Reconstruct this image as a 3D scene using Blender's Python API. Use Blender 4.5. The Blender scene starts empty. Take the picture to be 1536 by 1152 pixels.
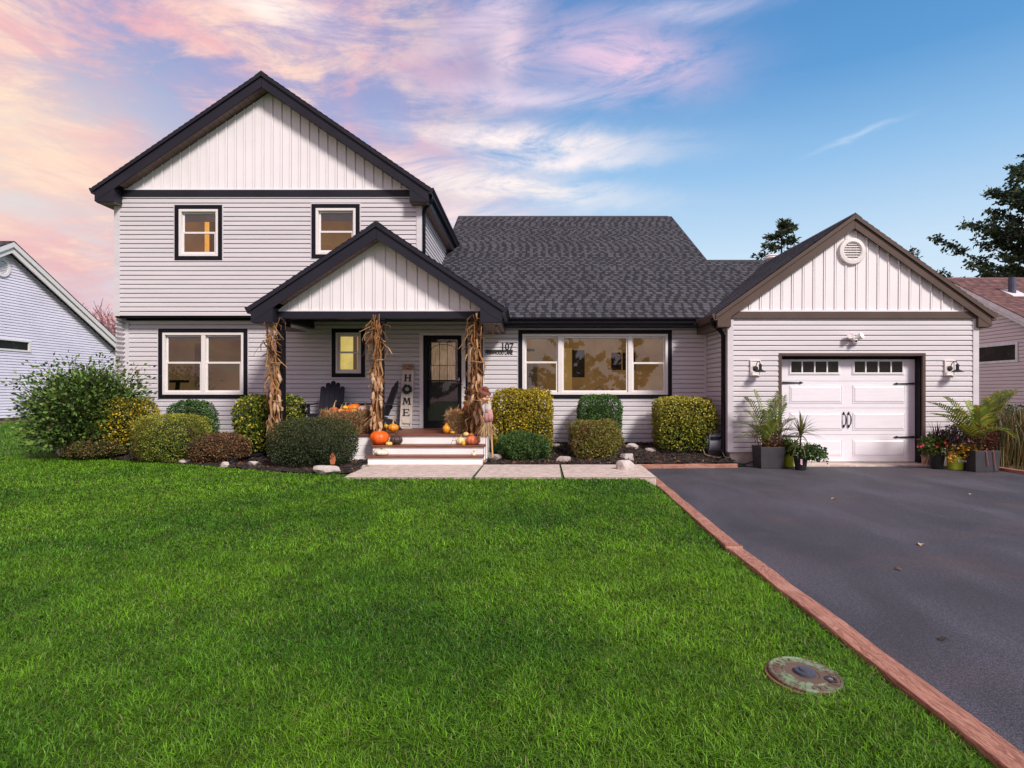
import bpy, math, random
import numpy as np
from mathutils import Vector, Matrix

random.seed(7); RNG = np.random.default_rng(11)
S = bpy.context.scene
C = S.collection
R = math.radians
# ------------------------------------------------------------------ camera
FPX, CX, CY, HC = 900.0, 793.0, 587.0, 1.47      # focal length and principal point for a 1536 px wide frame, eye height
cam = bpy.data.cameras.new('camera'); camo = bpy.data.objects.new('camera', cam); C.objects.link(camo)
camo.location = (0, 0, HC); camo.rotation_euler = (R(90), 0, 0)
cam.sensor_width = 36; cam.lens = 36 * FPX / 1536
cam.shift_x = (768 - CX) / 1536; cam.shift_y = (CY - 576) / 1536
cam.clip_start = 0.05; cam.clip_end = 2000
S.camera = camo
S.view_settings.view_transform = 'Standard'; S.view_settings.look = 'None'
S.view_settings.exposure = 0.14; S.view_settings.gamma = 1.0
S.cycles.max_bounces = 6; S.cycles.transparent_max_bounces = 12
# ------------------------------------------------------------------ sun
SUN_DIR = Vector((-0.46, 0.62, -0.64)).normalized()        # the way the light travels
sun = bpy.data.lights.new('sun', 'SUN'); suno = bpy.data.objects.new('sun', sun); C.objects.link(suno)
sun.energy = 4.0; sun.angle = R(12); sun.color = (1.0, 0.90, 0.84)
suno.rotation_euler = SUN_DIR.to_track_quat('-Z', 'Y').to_euler(); suno.location = (8, -12, 12)

# ------------------------------------------------------------------ node helper
class NT:
    def __init__(s, tree): s.t = tree; s.n = tree.nodes; s.l = tree.links
    def new(s, kind, **kw):
        n = s.n.new(kind)
        for k, v in kw.items(): setattr(n, k, v)
        return n
    def put(s, sock, v):
        if v is None: return
        if hasattr(v, 'is_linked'): s.l.new(v, sock)
        else:
            if sock.type == 'RGBA' and not isinstance(v, (int, float)) and len(v) == 3: v = (*v, 1)
            sock.default_value = v
    def math(s, op, a, b=None, c=None, clamp=False):
        n = s.new('ShaderNodeMath', operation=op, use_clamp=clamp)
        s.put(n.inputs[0], a); s.put(n.inputs[1], b); s.put(n.inputs[2], c)
        return n.outputs[0]
    def mix(s, f, a, b, mode='MIX'):
        n = s.new('ShaderNodeMix', data_type='RGBA', blend_type=mode)
        s.put(n.inputs[0], f); s.put(n.inputs[6], a); s.put(n.inputs[7], b)
        return n.outputs[2]
    def smooth(s, x, a, b):
        n = s.new('ShaderNodeMapRange', interpolation_type='SMOOTHSTEP')
        s.put(n.inputs[0], x); n.inputs[1].default_value = a; n.inputs[2].default_value = b
        return n.outputs[0]
    def noise(s, vec, scale, detail=4, rough=0.55, dist=0.0, dim='3D'):
        n = s.new('ShaderNodeTexNoise', noise_dimensions=dim)
        if vec is not None: s.put(n.inputs['Vector'], vec)
        n.inputs['Scale'].default_value = scale; n.inputs['Detail'].default_value = detail
        n.inputs['Roughness'].default_value = rough; n.inputs['Distortion'].default_value = dist
        return n.outputs[0]
    def comb(s, x, y, z):
        n = s.new('ShaderNodeCombineXYZ'); s.put(n.inputs[0], x); s.put(n.inputs[1], y); s.put(n.inputs[2], z)
        return n.outputs[0]
    def ramp(s, f, stops, interp='LINEAR'):
        n = s.new('ShaderNodeValToRGB'); n.color_ramp.interpolation = interp
        e = n.color_ramp.elements
        while len(e) < len(stops): e.new(0.5)
        for i, (p, c) in enumerate(stops): e[i].position = p; e[i].color = (*c, 1)
        s.put(n.inputs[0], f)
        return n.outputs[0]

# ------------------------------------------------------------------ sky
def build_sky():
    w = bpy.data.worlds.new('World'); S.world = w; w.use_nodes = True
    w.node_tree.nodes.clear(); N = NT(w.node_tree)
    co = N.new('ShaderNodeTexCoord').outputs['Generated']
    sp = N.new('ShaderNodeSeparateXYZ'); N.l.new(co, sp.inputs[0]); x, y, z = sp.outputs
    az = N.math('ARCTAN2', x, y); el = N.math('ARCSINE', z)
    base = N.ramp(N.math('MULTIPLY', el, 1 / 0.8, clamp=True),
                  [(0.0, (0.80, 0.86, 0.92)), (0.26, (0.58, 0.75, 0.91)), (0.42, (0.29, 0.53, 0.82)), (0.57, (0.11, 0.33, 0.66)), (0.78, (0.055, 0.22, 0.54)), (1.0, (0.05, 0.2, 0.5))])
    nish = N.new('ShaderNodeTexSky', sky_type='NISHITA'); nish.sun_disc = False
    nish.sun_elevation = math.asin(-SUN_DIR.z); nish.sun_rotation = math.atan2(-SUN_DIR.x, -SUN_DIR.y)
    nz = N.mix(1.0, nish.outputs[0], (0.1, 0.1, 0.1), 'MULTIPLY')
    base = N.mix(0.12, base, nz)
    # planar cloud coordinates: clouds hang in a layer overhead
    d = N.math('ADD', N.math('MAXIMUM', z, 0.0), 0.16)
    px = N.math('DIVIDE', x, d); py = N.math('DIVIDE', y, d)
    pl = N.comb(px, N.math('MULTIPLY', py, 0.8), 0.0)
    n1 = N.noise(pl, 1.3, 9, 0.62, 0.5); n2 = N.noise(pl, 3.2, 8, 0.64, 0.7)
    wisp = N.noise(N.comb(N.math('MULTIPLY', az, 2.2), N.math('MULTIPLY', N.math('ADD', el, N.math('MULTIPLY', az, -0.12)), 8.5), 3.0), 2.2, 9, 0.70, 0.6)
    left = N.math('SUBTRACT', 1.0, N.smooth(az, -0.46, 0.14))
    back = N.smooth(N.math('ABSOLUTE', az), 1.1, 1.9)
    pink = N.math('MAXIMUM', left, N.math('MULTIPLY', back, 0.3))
    low = N.math('SUBTRACT', 1.0, N.smooth(el, 0.16, 0.42))
    # lilac veil over the left half, then pink to cream clouds on top of it
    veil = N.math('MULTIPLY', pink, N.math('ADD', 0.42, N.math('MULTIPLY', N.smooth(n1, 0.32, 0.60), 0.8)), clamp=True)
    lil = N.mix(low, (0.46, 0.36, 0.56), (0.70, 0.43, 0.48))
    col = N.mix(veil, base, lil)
    warm = N.mix(N.smooth(n2, 0.38, 0.66), (0.78, 0.42, 0.48), (0.97, 0.70, 0.56))
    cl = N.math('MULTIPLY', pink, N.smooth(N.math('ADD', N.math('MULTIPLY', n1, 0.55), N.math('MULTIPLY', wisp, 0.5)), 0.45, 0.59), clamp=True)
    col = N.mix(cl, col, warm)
    # glow of the sunset behind the cloud at the far left
    gx = N.math('DIVIDE', N.math('ADD', az, 0.74), 0.20); gy = N.math('DIVIDE', N.math('SUBTRACT', el, 0.30), 0.12)
    g = N.math('POWER', 2.718, N.math('MULTIPLY', N.math('ADD', N.math('MULTIPLY', gx, gx), N.math('MULTIPLY', gy, gy)), -1.0))
    g = N.math('MULTIPLY', g, N.math('ADD', 0.5, N.math('MULTIPLY', n2, 0.9)), clamp=True)
    col = N.mix(N.math('MULTIPLY', g, 0.6), col, (0.98, 0.80, 0.58))
    # separate wisps: azimuth, elevation, half width, half height, tilt, strength
    for (a, e, ra, re, t, k, cc) in (
            (0.00, 0.395, 0.19, 0.020, -0.06, 1.1, (1.0, 0.87, 0.84)), (-0.06, 0.330, 0.20, 0.020, -0.10, 1.2, (1.0, 0.88, 0.82)),
            (0.05, 0.365, 0.13, 0.014, -0.02, 0.9, (1.0, 0.88, 0.86)), (0.15, 0.500, 0.14, 0.045, -0.12, 1.0, (0.84, 0.58, 0.72)),
            (-0.02, 0.455, 0.14, 0.016, -0.04, 0.6, (0.92, 0.74, 0.84)), (-0.035, 0.520, 0.028, 0.05, 0.3, 0.75, (0.95, 0.70, 0.76)),
            (-0.44, 0.545, 0.12, 0.022, -0.15, 1.1, (1.0, 0.86, 0.80)), (-0.05, 0.570, 0.10, 0.028, 0.5, 0.55, (0.90, 0.72, 0.84)),
            (0.50, 0.355, 0.050, 0.0035, 0.20, 0.28, (0.82, 0.88, 0.97)), (-0.12, 0.285, 0.13, 0.02, 0.0, 0.7, (1.0, 0.80, 0.76)), (0.27, 0.555, 0.11, 0.014, -0.02, 0.5, (0.9, 0.75, 0.86))):
        da = N.math('SUBTRACT', az, a); de = N.math('SUBTRACT', el, e)
        q = N.math('ADD', de, N.math('MULTIPLY', da, -t))
        q = N.math('ADD', q, N.math('MULTIPLY', N.math('SUBTRACT', n2, 0.5), 0.05))
        u = N.math('DIVIDE', da, ra); v = N.math('DIVIDE', q, re)
        f = N.math('POWER', 2.718, N.math('MULTIPLY', N.math('ADD', N.math('MULTIPLY', u, u), N.math('MULTIPLY', v, v)), -1.0))
        f = N.math('MULTIPLY', f, N.math('MULTIPLY', N.smooth(wisp, 0.25, 0.62), k), clamp=True)
        col = N.mix(f, col, cc)
    below = N.smooth(el, -0.06, 0.0)
    col = N.mix(below, (0.16, 0.17, 0.13), col)
    bg = N.new('ShaderNodeBackground'); N.l.new(col, bg.inputs[0]); bg.inputs[1].default_value = 1.0
    out = N.new('ShaderNodeOutputWorld'); N.l.new(bg.outputs[0], out.inputs[0])
build_sky()

# ------------------------------------------------------------------ materials
MATS = {}
def mat(name, col=(0.5, 0.5, 0.5), rough=0.55, metal=0.0, var=0.12, scale=6.0, bump=0.0, bscale=60.0, detail=5, attr=False, stretch=None, trans=0.0, emit=0.0, ecol=None, spec=0.5, col2=None, thr=(0.35, 0.65)):
    if name in MATS: return MATS[name]
    m = bpy.data.materials.new(name); m.use_nodes = True; MATS[name] = m
    N = NT(m.node_tree); b = N.n['Principled BSDF']
    co = N.new('ShaderNodeTexCoord').outputs['Object']
    if stretch:
        mp = N.new('ShaderNodeMapping'); N.l.new(co, mp.inputs[0]); mp.inputs['Scale'].default_value = stretch; co = mp.outputs[0]
    nz = N.noise(co, scale, detail, 0.6)
    if attr:
        base = N.new('ShaderNodeVertexColor', layer_name='col').outputs[0]
        c = base if var == 0 else N.mix(1.0, base, N.mix(N.smooth(nz, 0.3, 0.7), (1 - var,) * 3, (1 + var,) * 3), 'MULTIPLY')
    elif col2: c = N.mix(N.smooth(nz, *thr), col, col2)
    else: c = N.mix(N.smooth(nz, 0.3, 0.7), [v * (1 - var) for v in col], [min(1, v * (1 + var)) for v in col])
    N.l.new(c, b.inputs['Base Color'])
    b.inputs['Roughness'].default_value = rough; b.inputs['Metallic'].default_value = metal
    b.inputs['Specular IOR Level'].default_value = spec
    if emit:
        if ecol: b.inputs['Emission Color'].default_value = (*ecol, 1)
        else: N.l.new(c, b.inputs['Emission Color'])
        b.inputs['Emission Strength'].default_value = emit
    if bump:
        bn = N.new('ShaderNodeBump'); bn.inputs['Strength'].default_value = bump; bn.inputs['Distance'].default_value = 0.01
        N.l.new(N.noise(co, bscale, 5, 0.6), bn.inputs['Height']); N.l.new(bn.outputs[0], b.inputs['Normal'])
    if trans:
        tr = N.new('ShaderNodeBsdfTranslucent'); N.l.new(c, tr.inputs[0])
        mx = N.new('ShaderNodeMixShader'); mx.inputs[0].default_value = trans
        N.l.new(b.outputs[0], mx.inputs[1]); N.l.new(tr.outputs[0], mx.inputs[2])
        N.l.new(mx.outputs[0], N.n['Material Output'].inputs[0])
    return m

def glass_mat(name, refl=0.10, tint=(0.93, 0.95, 0.95)):
    m = bpy.data.materials.new(name); m.use_nodes = True; N = NT(m.node_tree)
    N.n.remove(N.n['Principled BSDF'])
    t = N.new('ShaderNodeBsdfTransparent'); t.inputs[0].default_value = (*tint, 1)
    g = N.new('ShaderNodeBsdfGlossy'); g.inputs['Roughness'].default_value = 0.015
    co = N.new('ShaderNodeTexCoord').outputs['Object']
    bn = N.new('ShaderNodeBump'); bn.inputs['Strength'].default_value = 0.06; bn.inputs['Distance'].default_value = 0.02
    N.l.new(N.noise(co, 2.0, 1), bn.inputs['Height']); N.l.new(bn.outputs[0], g.inputs['Normal'])
    fr = N.new('ShaderNodeFresnel'); fr.inputs[0].default_value = 1.5
    f = N.math('ADD', fr.outputs[0], refl, clamp=True)
    mx = N.new('ShaderNodeMixShader'); N.l.new(f, mx.inputs[0]); N.l.new(t.outputs[0], mx.inputs[1]); N.l.new(g.outputs[0], mx.inputs[2])
    N.l.new(mx.outputs[0], N.n['Material Output'].inputs[0])
    return m

def shingle_mat(name, light, dark, cw=0.30, ch=0.14):
    m = bpy.data.materials.new(name); m.use_nodes = True; N = NT(m.node_tree); b = N.n['Principled BSDF']
    uv = N.new('ShaderNodeUVMap').outputs[0]
    sp = N.new('ShaderNodeSeparateXYZ'); N.l.new(uv, sp.inputs[0]); u, v = sp.outputs[0], sp.outputs[1]
    c = N.math('FLOOR', N.math('DIVIDE', v, ch))
    w1 = N.new('ShaderNodeTexWhiteNoise', noise_dimensions='1D'); N.l.new(c, w1.inputs['W'])
    t = N.math('ADD', N.math('DIVIDE', u, cw), N.math('MULTIPLY', w1.outputs[0], 9.0))
    cell = N.math('FLOOR', t); ft = N.math('FRACT', t)
    w2 = N.new('ShaderNodeTexWhiteNoise', noise_dimensions='2D'); N.l.new(N.comb(cell, c, 0.0), w2.inputs['Vector'])
    w3 = N.new('ShaderNodeTexWhiteNoise', noise_dimensions='2D'); N.l.new(N.comb(N.math('ADD', cell, 31.0), c, 0.0), w3.inputs['Vector'])
    raised = N.math('LESS_THAN', ft, N.math('ADD', 0.30, N.math('MULTIPLY', w2.outputs[0], 0.45)))
    tone = N.mix(w3.outputs[0], (0.78,) * 3, (1.22,) * 3)
    base = N.mix(raised, dark, light)
    base = N.mix(1.0, base, tone, 'MULTIPLY')
    gr = N.noise(N.new('ShaderNodeTexCoord').outputs['Object'], 130.0, 3, 0.7)
    base = N.mix(1.0, base, N.mix(N.smooth(gr, 0.3, 0.7), (0.75,) * 3, (1.25,) * 3), 'MULTIPLY')
    big = N.noise(N.new('ShaderNodeTexCoord').outputs['Object'], 0.7, 4, 0.6)
    base = N.mix(1.0, base, N.mix(N.smooth(big, 0.35, 0.65), (0.94,) * 3, (1.06,) * 3), 'MULTIPLY')
    N.l.new(base, b.inputs['Base Color']); b.inputs['Roughness'].default_value = 0.85
    bn = N.new('ShaderNodeBump'); bn.inputs['Strength'].default_value = 0.5; bn.inputs['Distance'].default_value = 0.012
    N.l.new(N.math('ADD', N.math('MULTIPLY', raised, 0.6), N.math('MULTIPLY', gr, 0.3)), bn.inputs['Height']); N.l.new(bn.outputs[0], b.inputs['Normal'])
    return m

# ------------------------------------------------------------------ mesh builder
class MB:
    def __init__(s): s.v = []; s.f = []; s.uv = {}; s.mi = {}; s.M = None; s.m = 0
    def pt(s, p):
        p = Vector(p)
        if s.M is not None: p = s.M @ p
        s.v.append(tuple(p)); return len(s.v) - 1
    def face(s, pts, uv=None):
        i = [s.pt(p) for p in pts]; s.f.append(i)
        if uv: s.uv[len(s.f) - 1] = uv
        if s.m: s.mi[len(s.f) - 1] = s.m
        return i
    def faces(s, verts, faces):
        o = [s.pt(p) for p in verts]
        for f in faces:
            s.f.append([o[k] for k in f])
            if s.m: s.mi[len(s.f) - 1] = s.m
    def box(s, x0, x1, y0, y1, z0, z1):
        vs = [(x0, y0, z0), (x1, y0, z0), (x1, y1, z0), (x0, y1, z0), (x0, y0, z1), (x1, y0, z1), (x1, y1, z1), (x0, y1, z1)]
        s.faces(vs, [(0, 3, 2, 1), (4, 5, 6, 7), (0, 1, 5, 4), (1, 2, 6, 5), (2, 3, 7, 6), (3, 0, 4, 7)]); return s
    def cbox(s, c, d): return s.box(c[0] - d[0] / 2, c[0] + d[0] / 2, c[1] - d[1] / 2, c[1] + d[1] / 2, c[2] - d[2] / 2, c[2] + d[2] / 2)
    def prism(s, poly, a0, a1, axis='y'):
        n = len(poly)
        def mk(p, a):
            return (p[0], a, p[1]) if axis == 'y' else ((a, p[0], p[1]) if axis == 'x' else (p[0], p[1], a))
        vs = [mk(p, a0) for p in poly] + [mk(p, a1) for p in poly]
        s.faces(vs, [tuple(range(n)), tuple(range(2 * n - 1, n - 1, -1))] + [(i, (i + 1) % n + 0, (i + 1) % n + n, i + n) for i in range(n)]); return s
    def frame(s, x0, x1, z0, z1, w, y0, y1):
        """rectangular ring in the facade plane"""
        s.box(x0, x1, y0, y1, z0, z0 + w); s.box(x0, x1, y0, y1, z1 - w, z1)
        s.box(x0, x0 + w, y0, y1, z0 + w, z1 - w); s.box(x1 - w, x1, y0, y1, z0 + w, z1 - w); return s
    def tube(s, path, rad, n=8, cap=True):
        path = [Vector(p) for p in path]
        if not hasattr(rad, '__len__'): rad = [rad] * len(path)
        up = Vector((0.3, 0.2, 1)).normalized(); rings = []; nrm = None
        for i, p in enumerate(path):
            t = (path[min(i + 1, len(path) - 1)] - path[max(i - 1, 0)])
            t = t.normalized() if t.length > 1e-9 else Vector((0, 0, 1))
            if nrm is None:
                a = up if abs(t.dot(up)) < 0.93 else Vector((1, 0, 0))
                nrm = (a - t * a.dot(t)).normalized()
            else:
                nrm = (nrm - t * nrm.dot(t)); nrm = nrm.normalized() if nrm.length > 1e-6 else Vector((1, 0, 0))
            bi = t.cross(nrm)
            rings.append([s.pt(p + (nrm * math.cos(k * 2 * math.pi / n) + bi * math.sin(k * 2 * math.pi / n)) * rad[i]) for k in range(n)])
        def ad(f):
            s.f.append(f)
            if s.m: s.mi[len(s.f) - 1] = s.m
        for a, b in zip(rings[:-1], rings[1:]):
            for k in range(n): ad([a[k], a[(k + 1) % n], b[(k + 1) % n], b[k]])
        if cap: ad(rings[0][::-1]); ad(rings[-1])
        return s
    def lathe(s, prof, c=(0, 0, 0), n=16, ax='z'):
        def mk(r, h, a):
            x, y = r * math.cos(a), r * math.sin(a)
            q = (x, y, h) if ax == 'z' else ((h, x, y) if ax == 'x' else (y, h, x))
            return (c[0] + q[0], c[1] + q[1], c[2] + q[2])
        rings = [[s.pt(mk(r, h, 2 * math.pi * k / n)) for k in range(n)] for r, h in prof]
        def ad(f):
            s.f.append(f)
            if s.m: s.mi[len(s.f) - 1] = s.m
        for a, b in zip(rings[:-1], rings[1:]):
            for k in range(n): ad([a[k], a[(k + 1) % n], b[(k + 1) % n], b[k]])
        ad(rings[0][::-1]); ad(rings[-1]); return s
    def ribbon(s, path, widths, side, fold=0.0):
        """leaf blade: strip along path, sideways vector 'side', optional V fold"""
        path = [Vector(p) for p in path]; side = Vector(side).normalized(); rows = []
        for i, p in enumerate(path):
            t = (path[min(i + 1, len(path) - 1)] - path[max(i - 1, 0)]).normalized()
            sd = side - t * side.dot(t); sd = sd.normalized() if sd.length > 1e-5 else Vector((1, 0, 0))
            nn = t.cross(sd); w = widths[i]
            rows.append([s.pt(p - sd * w + nn * w * fold), s.pt(p), s.pt(p + sd * w + nn * w * fold)])
        for a, b in zip(rows[:-1], rows[1:]):
            for k in (0, 1):
                s.f.append([a[k], a[k + 1], b[k + 1], b[k]])
                if s.m: s.mi[len(s.f) - 1] = s.m
        return s
    def build(s, name, mats, parent=None, smooth=False, bevel=0.0, world=True):
        me = bpy.data.meshes.new(name); me.from_pydata(s.v, [], s.f); me.validate(clean_customdata=False)
        if not isinstance(mats, (list, tuple)): mats = [mats]
        for m in mats: me.materials.append(m)
        for k, i in s.mi.items():
            if k < len(me.polygons): me.polygons[k].material_index = i
        if s.uv:
            ul = me.uv_layers.new(name='UVMap')
            for k, q in s.uv.items():
                for li, c in zip(me.polygons[k].loop_indices, q): ul.data[li].uv = c
        if smooth: me.polygons.foreach_set('use_smooth', [True] * len(me.polygons))
        o = bpy.data.objects.new(name, me); C.objects.link(o)
        if bevel:
            bm = o.modifiers.new('bevel', 'BEVEL'); bm.width = bevel; bm.segments = 2; bm.limit_method = 'ANGLE'
        hang(o, parent, world); return o

def hang(o, parent, world=True):
    if parent is None: return
    o.parent = parent
    if world:
        q = parent; M = Matrix.Identity(4)
        chain = []
        while q is not None: chain.append(q); q = q.parent
        for q in reversed(chain): M = M @ q.matrix_parent_inverse @ q.matrix_basis
        o.matrix_parent_inverse = M.inverted()

def np_mesh(name, verts, faces, m, cols=None, parent=None, world=True, smooth=False):
    verts = np.asarray(verts, dtype=np.float32); faces = np.asarray(faces, dtype=np.int32)
    me = bpy.data.meshes.new(name); nv, (nf, k) = len(verts), faces.shape
    me.vertices.add(nv); me.vertices.foreach_set('co', verts.ravel())
    me.loops.add(nf * k); me.loops.foreach_set('vertex_index', faces.ravel())
    me.polygons.add(nf); me.polygons.foreach_set('loop_start', np.arange(0, nf * k, k, dtype=np.int32))
    if smooth: me.polygons.foreach_set('use_smooth', np.ones(nf, dtype=bool))
    if cols is not None:
        a = me.color_attributes.new('col', 'FLOAT_COLOR', 'POINT')
        a.data.foreach_set('color', np.concatenate([cols, np.ones((nv, 1))], 1).astype(np.float32).ravel())
    me.materials.append(m); me.update(calc_edges=True); me.validate()
    o = bpy.data.objects.new(name, me); C.objects.link(o); hang(o, parent, world); return o

def tag(o, label=None, cat=None, group=None, kind=None):
    for k, v in (('label', label), ('category', cat), ('group', group), ('kind', kind)):
        if v: o[k] = v
    return o
def thing(name, label, cat, loc=(0, 0, 0), group=None):
    o = bpy.data.objects.new(name, None); C.objects.link(o); o.location = loc; o.empty_display_size = 0.2
    return tag(o, label, cat, group)

# ------------------------------------------------------------------ photo pixel -> place
def ss(a, b, x):
    t = np.clip((np.asarray(x, dtype=float) - a) / (b - a), 0, 1); return t * t * (3 - 2 * t)
DRIVE_X0 = lambda y: 1.915 + 0.0375 * np.maximum(0, np.asarray(y, dtype=float) - 5.6)       # left edge of the driveway kerb timber
def lawn_z(x, y):
    left = 1 - ss(-0.35, 0.0, np.asarray(x, dtype=float) - DRIVE_X0(np.asarray(y, dtype=float)))
    return left * (0.12 * ss(5, 10, y) + 0.2 * ss(14, 24, y)) - 0.03 * (1 - left)
def bed_z(x, y): return lawn_z(np.minimum(x, 0), y) + 0.015 + 0.17 * ss(11.4, 13.2, y) - 0.085 * ss(1.7, 2.3, x) * (1 - ss(11.7, 12.6, y))
def P(px, py, D): return Vector(((px - CX) / FPX * D, D, HC - (py - CY) / FPX * D))
def PX(px, D): return (px - CX) / FPX * D
def PZ(py, D): return HC - (py - CY) / FPX * D
def G(px, py, f=lawn_z):
    D = 10.0
    for _ in range(40): D = 0.5 * D + 0.5 * FPX * (HC - float(f(PX(px, D), D))) / (py - CY)
    return Vector((PX(px, D), D, float(f(PX(px, D), D))))
def inside(poly, x, y):
    r = np.zeros(len(x), bool); n = len(poly)
    for i in range(n):
        (x0, y0), (x1, y1) = poly[i], poly[(i + 1) % n]
        c = ((y0 > y) != (y1 > y)) & (x < (x1 - x0) * (y - y0) / (y1 - y0 + 1e-12) + x0)
        r ^= c
    return r
# ------------------------------------------------------------------ house materials
M_SIDE = mat('siding', (0.600, 0.578, 0.600), 0.5, var=0.05, scale=1.4, stretch=(0.35, 0.35, 5.0), bump=0.04, bscale=120)
M_SIDE_L = mat('siding_lavender', (0.78, 0.75, 0.86), 0.5, var=0.05, scale=1.0)
M_SIDE_R = mat('siding_mauve', (0.74, 0.66, 0.68), 0.5, var=0.05, scale=1.0)
M_GABLE = mat('gable_vinyl', (0.80, 0.775, 0.785), 0.45, var=0.03, scale=1.0)
M_WHITE = mat('white_vinyl', (0.74, 0.71, 0.69), 0.4, var=0.03)
M_STEPW = mat('white_board', (0.86, 0.83, 0.81), 0.45, var=0.05, scale=3)
M_BLACK = mat('black_trim', (0.009, 0.009, 0.013), 0.5, var=0.2, spec=0.15)
M_FASCIA = mat('charcoal_fascia', (0.017, 0.017, 0.026), 0.45, var=0.12, scale=2, spec=0.22)
M_BROWN = mat('brown_fascia', (0.095, 0.065, 0.052), 0.42, var=0.1, scale=2, spec=0.25)
M_SOFFIT = mat('soffit', (0.19, 0.13, 0.115), 0.55, spec=0.2)
M_SHINGLE = shingle_mat('shingles', (0.064, 0.063, 0.070), (0.016, 0.016, 0.020), 0.22)
M_SHINGLE_R = shingle_mat('brown_shingles', (0.17, 0.085, 0.075), (0.11, 0.055, 0.05), 0.3)
M_GLASS = glass_mat('window_glass', 0.0)
M_GLASSD = glass_mat('dark_glass', 0.0)
M_GLASSB = glass_mat('picture_glass', 0.025)
M_CONC = mat('concrete', (0.54, 0.455, 0.385), 0.85, var=0.2, scale=9, bump=0.3, bscale=150)
M_FOUND = mat('foundation', (0.40, 0.35, 0.31), 0.9, var=0.15, scale=4)
M_DECK = mat('deck_board', (0.17, 0.062, 0.035), 0.45, var=0.25, scale=7, stretch=(0.5, 6, 6))
M_TAN = mat('lit_room', (0.29, 0.165, 0.060), 0.8, var=0.3, scale=0.7, emit=0.36)
M_TANB = mat('bright_room', (0.46, 0.28, 0.09), 0.8, var=0.15, scale=0.8, emit=0.40)
M_DIM = mat('dim_room', (0.22, 0.135, 0.06), 0.8, var=0.25, scale=0.7, emit=0.30)
M_LAMPLIT = mat('lamplit_jamb', (0.9, 0.40, 0.06), 0.7, emit=0.9)
M_YEL = mat('lit_curtain', (0.72, 0.66, 0.20), 0.8, var=0.1, emit=0.55)
M_BLIND = mat('roller_blind', (0.42, 0.37, 0.34), 0.7, var=0.05)
M_DARKIN = mat('dark_interior', (0.02, 0.02, 0.02), 0.8)
M_GDOOR = mat('garage_door_paint', (0.80, 0.785, 0.82), 0.42, var=0.03, scale=3, bump=0.06, bscale=90, stretch=(1, 1, 8))
M_METAL = mat('brushed_metal', (0.55, 0.52, 0.48), 0.3, metal=1.0)
M_IRON = mat('black_iron', (0.012, 0.012, 0.014), 0.5)

# ------------------------------------------------------------------ siding, gables, roofs
def siding(name, parent, m, F, z0, z1, ur, e=0.1015, holes=(), lip=0.024, extra=None):
    """lap siding: F(u, out, z) -> point, ur(z) -> (u0, u1), holes = (u0, u1, z0, z1)"""
    b = MB(); z = z0
    while z < z1 - 1e-4:
        zt = min(z + e, z1)
        cuts = sorted({z, zt} | {h for H in holes for h in H[2:4] if z < h < zt})
        for a, c in zip(cuts[:-1], cuts[1:]):
            mid = (a + c) / 2
            ua, ub = ur(a); va, vb = ur(c)
            segs = [((ua, va), (ub, vb))]
            for H in holes:
                if H[2] < mid < H[3]:
                    o = []
                    for (p, q) in segs:
                        if H[0] >= q[0] or H[1] <= p[0]: o.append((p, q)); continue
                        if H[0] > p[0]: o.append((p, (H[0], H[0])))
                        if H[1] < q[0]: o.append(((H[1], H[1]), q))
                    segs = o
            def off(t): return lip * (1 - 0.2 * t / 0.66) if t <= 0.66 else (lip * (0.8 - 0.65 * (t - 0.66) / 0.2) if t <= 0.86 else lip * 0.15 - 0.022 * min(1, (t - 0.86) / 0.03))
            tt = sorted({(a - z) / e, (c - z) / e} | {q for q in (0.66, 0.86, 0.89) if (a - z) / e < q < (c - z) / e})
            for (p, q) in segs:
                if q[0] - p[0] < 1e-4: continue
                for t0, t1 in zip(tt[:-1], tt[1:]):
                    f0, f1 = [(t * e + z - a) / (c - a) for t in (t0, t1)]
                    L0, R0, L1, R1 = [k[0] + (k[1] - k[0]) * f for f in (f0, f1) for k in (p, q)]
                    b.face([F(L0, off(t0), z + t0 * e), F(R0, off(t0), z + t0 * e), F(R1, off(t1), z + t1 * e), F(L1, off(t1), z + t1 * e)])
                if a == z: b.face([F(p[0], -0.022, a), F(q[0], -0.022, a), F(q[0], off(0), a), F(p[0], off(0), a)])
        z = zt
    return b.build(name, m, parent)

def gable_panel(name, parent, m, y, xc, zb, zt_wall, half, pitch=0.2):
    """vertical vinyl board and batten triangle: zb base, apex at zt_wall, half width at the base"""
    b = MB(); sl = (zt_wall - zb) / half; top = lambda x: zt_wall - sl * abs(x - xc)
    n = int(half / pitch) + 1; xs = [xc + (k + 0.5) * pitch for k in range(-n - 1, n + 1)]
    xs = [x for x in xs if abs(x - xc) < half - 0.03]
    ed = [xc - half] + xs + [xc + half]
    b.face([(xc - half, y + 0.03, zb), (xc + half, y + 0.03, zb), (xc, y + 0.03, zt_wall)])
    for a, c in zip(ed[:-1], ed[1:]):
        a = a - 0.004 if a < xc - half + 0.02 else a + 0.008
        pts = [(a, zb), (c, zb)] + ([(c, top(c))] if top(c) > zb + 1e-4 else [])
        if a < xc < c: pts.append((xc, zt_wall))
        if top(a) > zb + 1e-4: pts.append((a, top(a)))
        b.face([(p[0], y, p[1]) for p in pts])
    for x in xs:
        w = 0.018; x -= 0.022; h0, h1 = top(x - w), top(x + w)
        b.prism([(x - w, zb), (x + w, zb), (x + w * 0.6, h1), (x - w * 0.6, h0)], y - 0.017, y + 0.004)
    b.box(xc - half, xc + half, y - 0.022, y + 0.003, zb - 0.002, zb + 0.03)          # base channel
    return b.build(name, m, parent)

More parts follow.
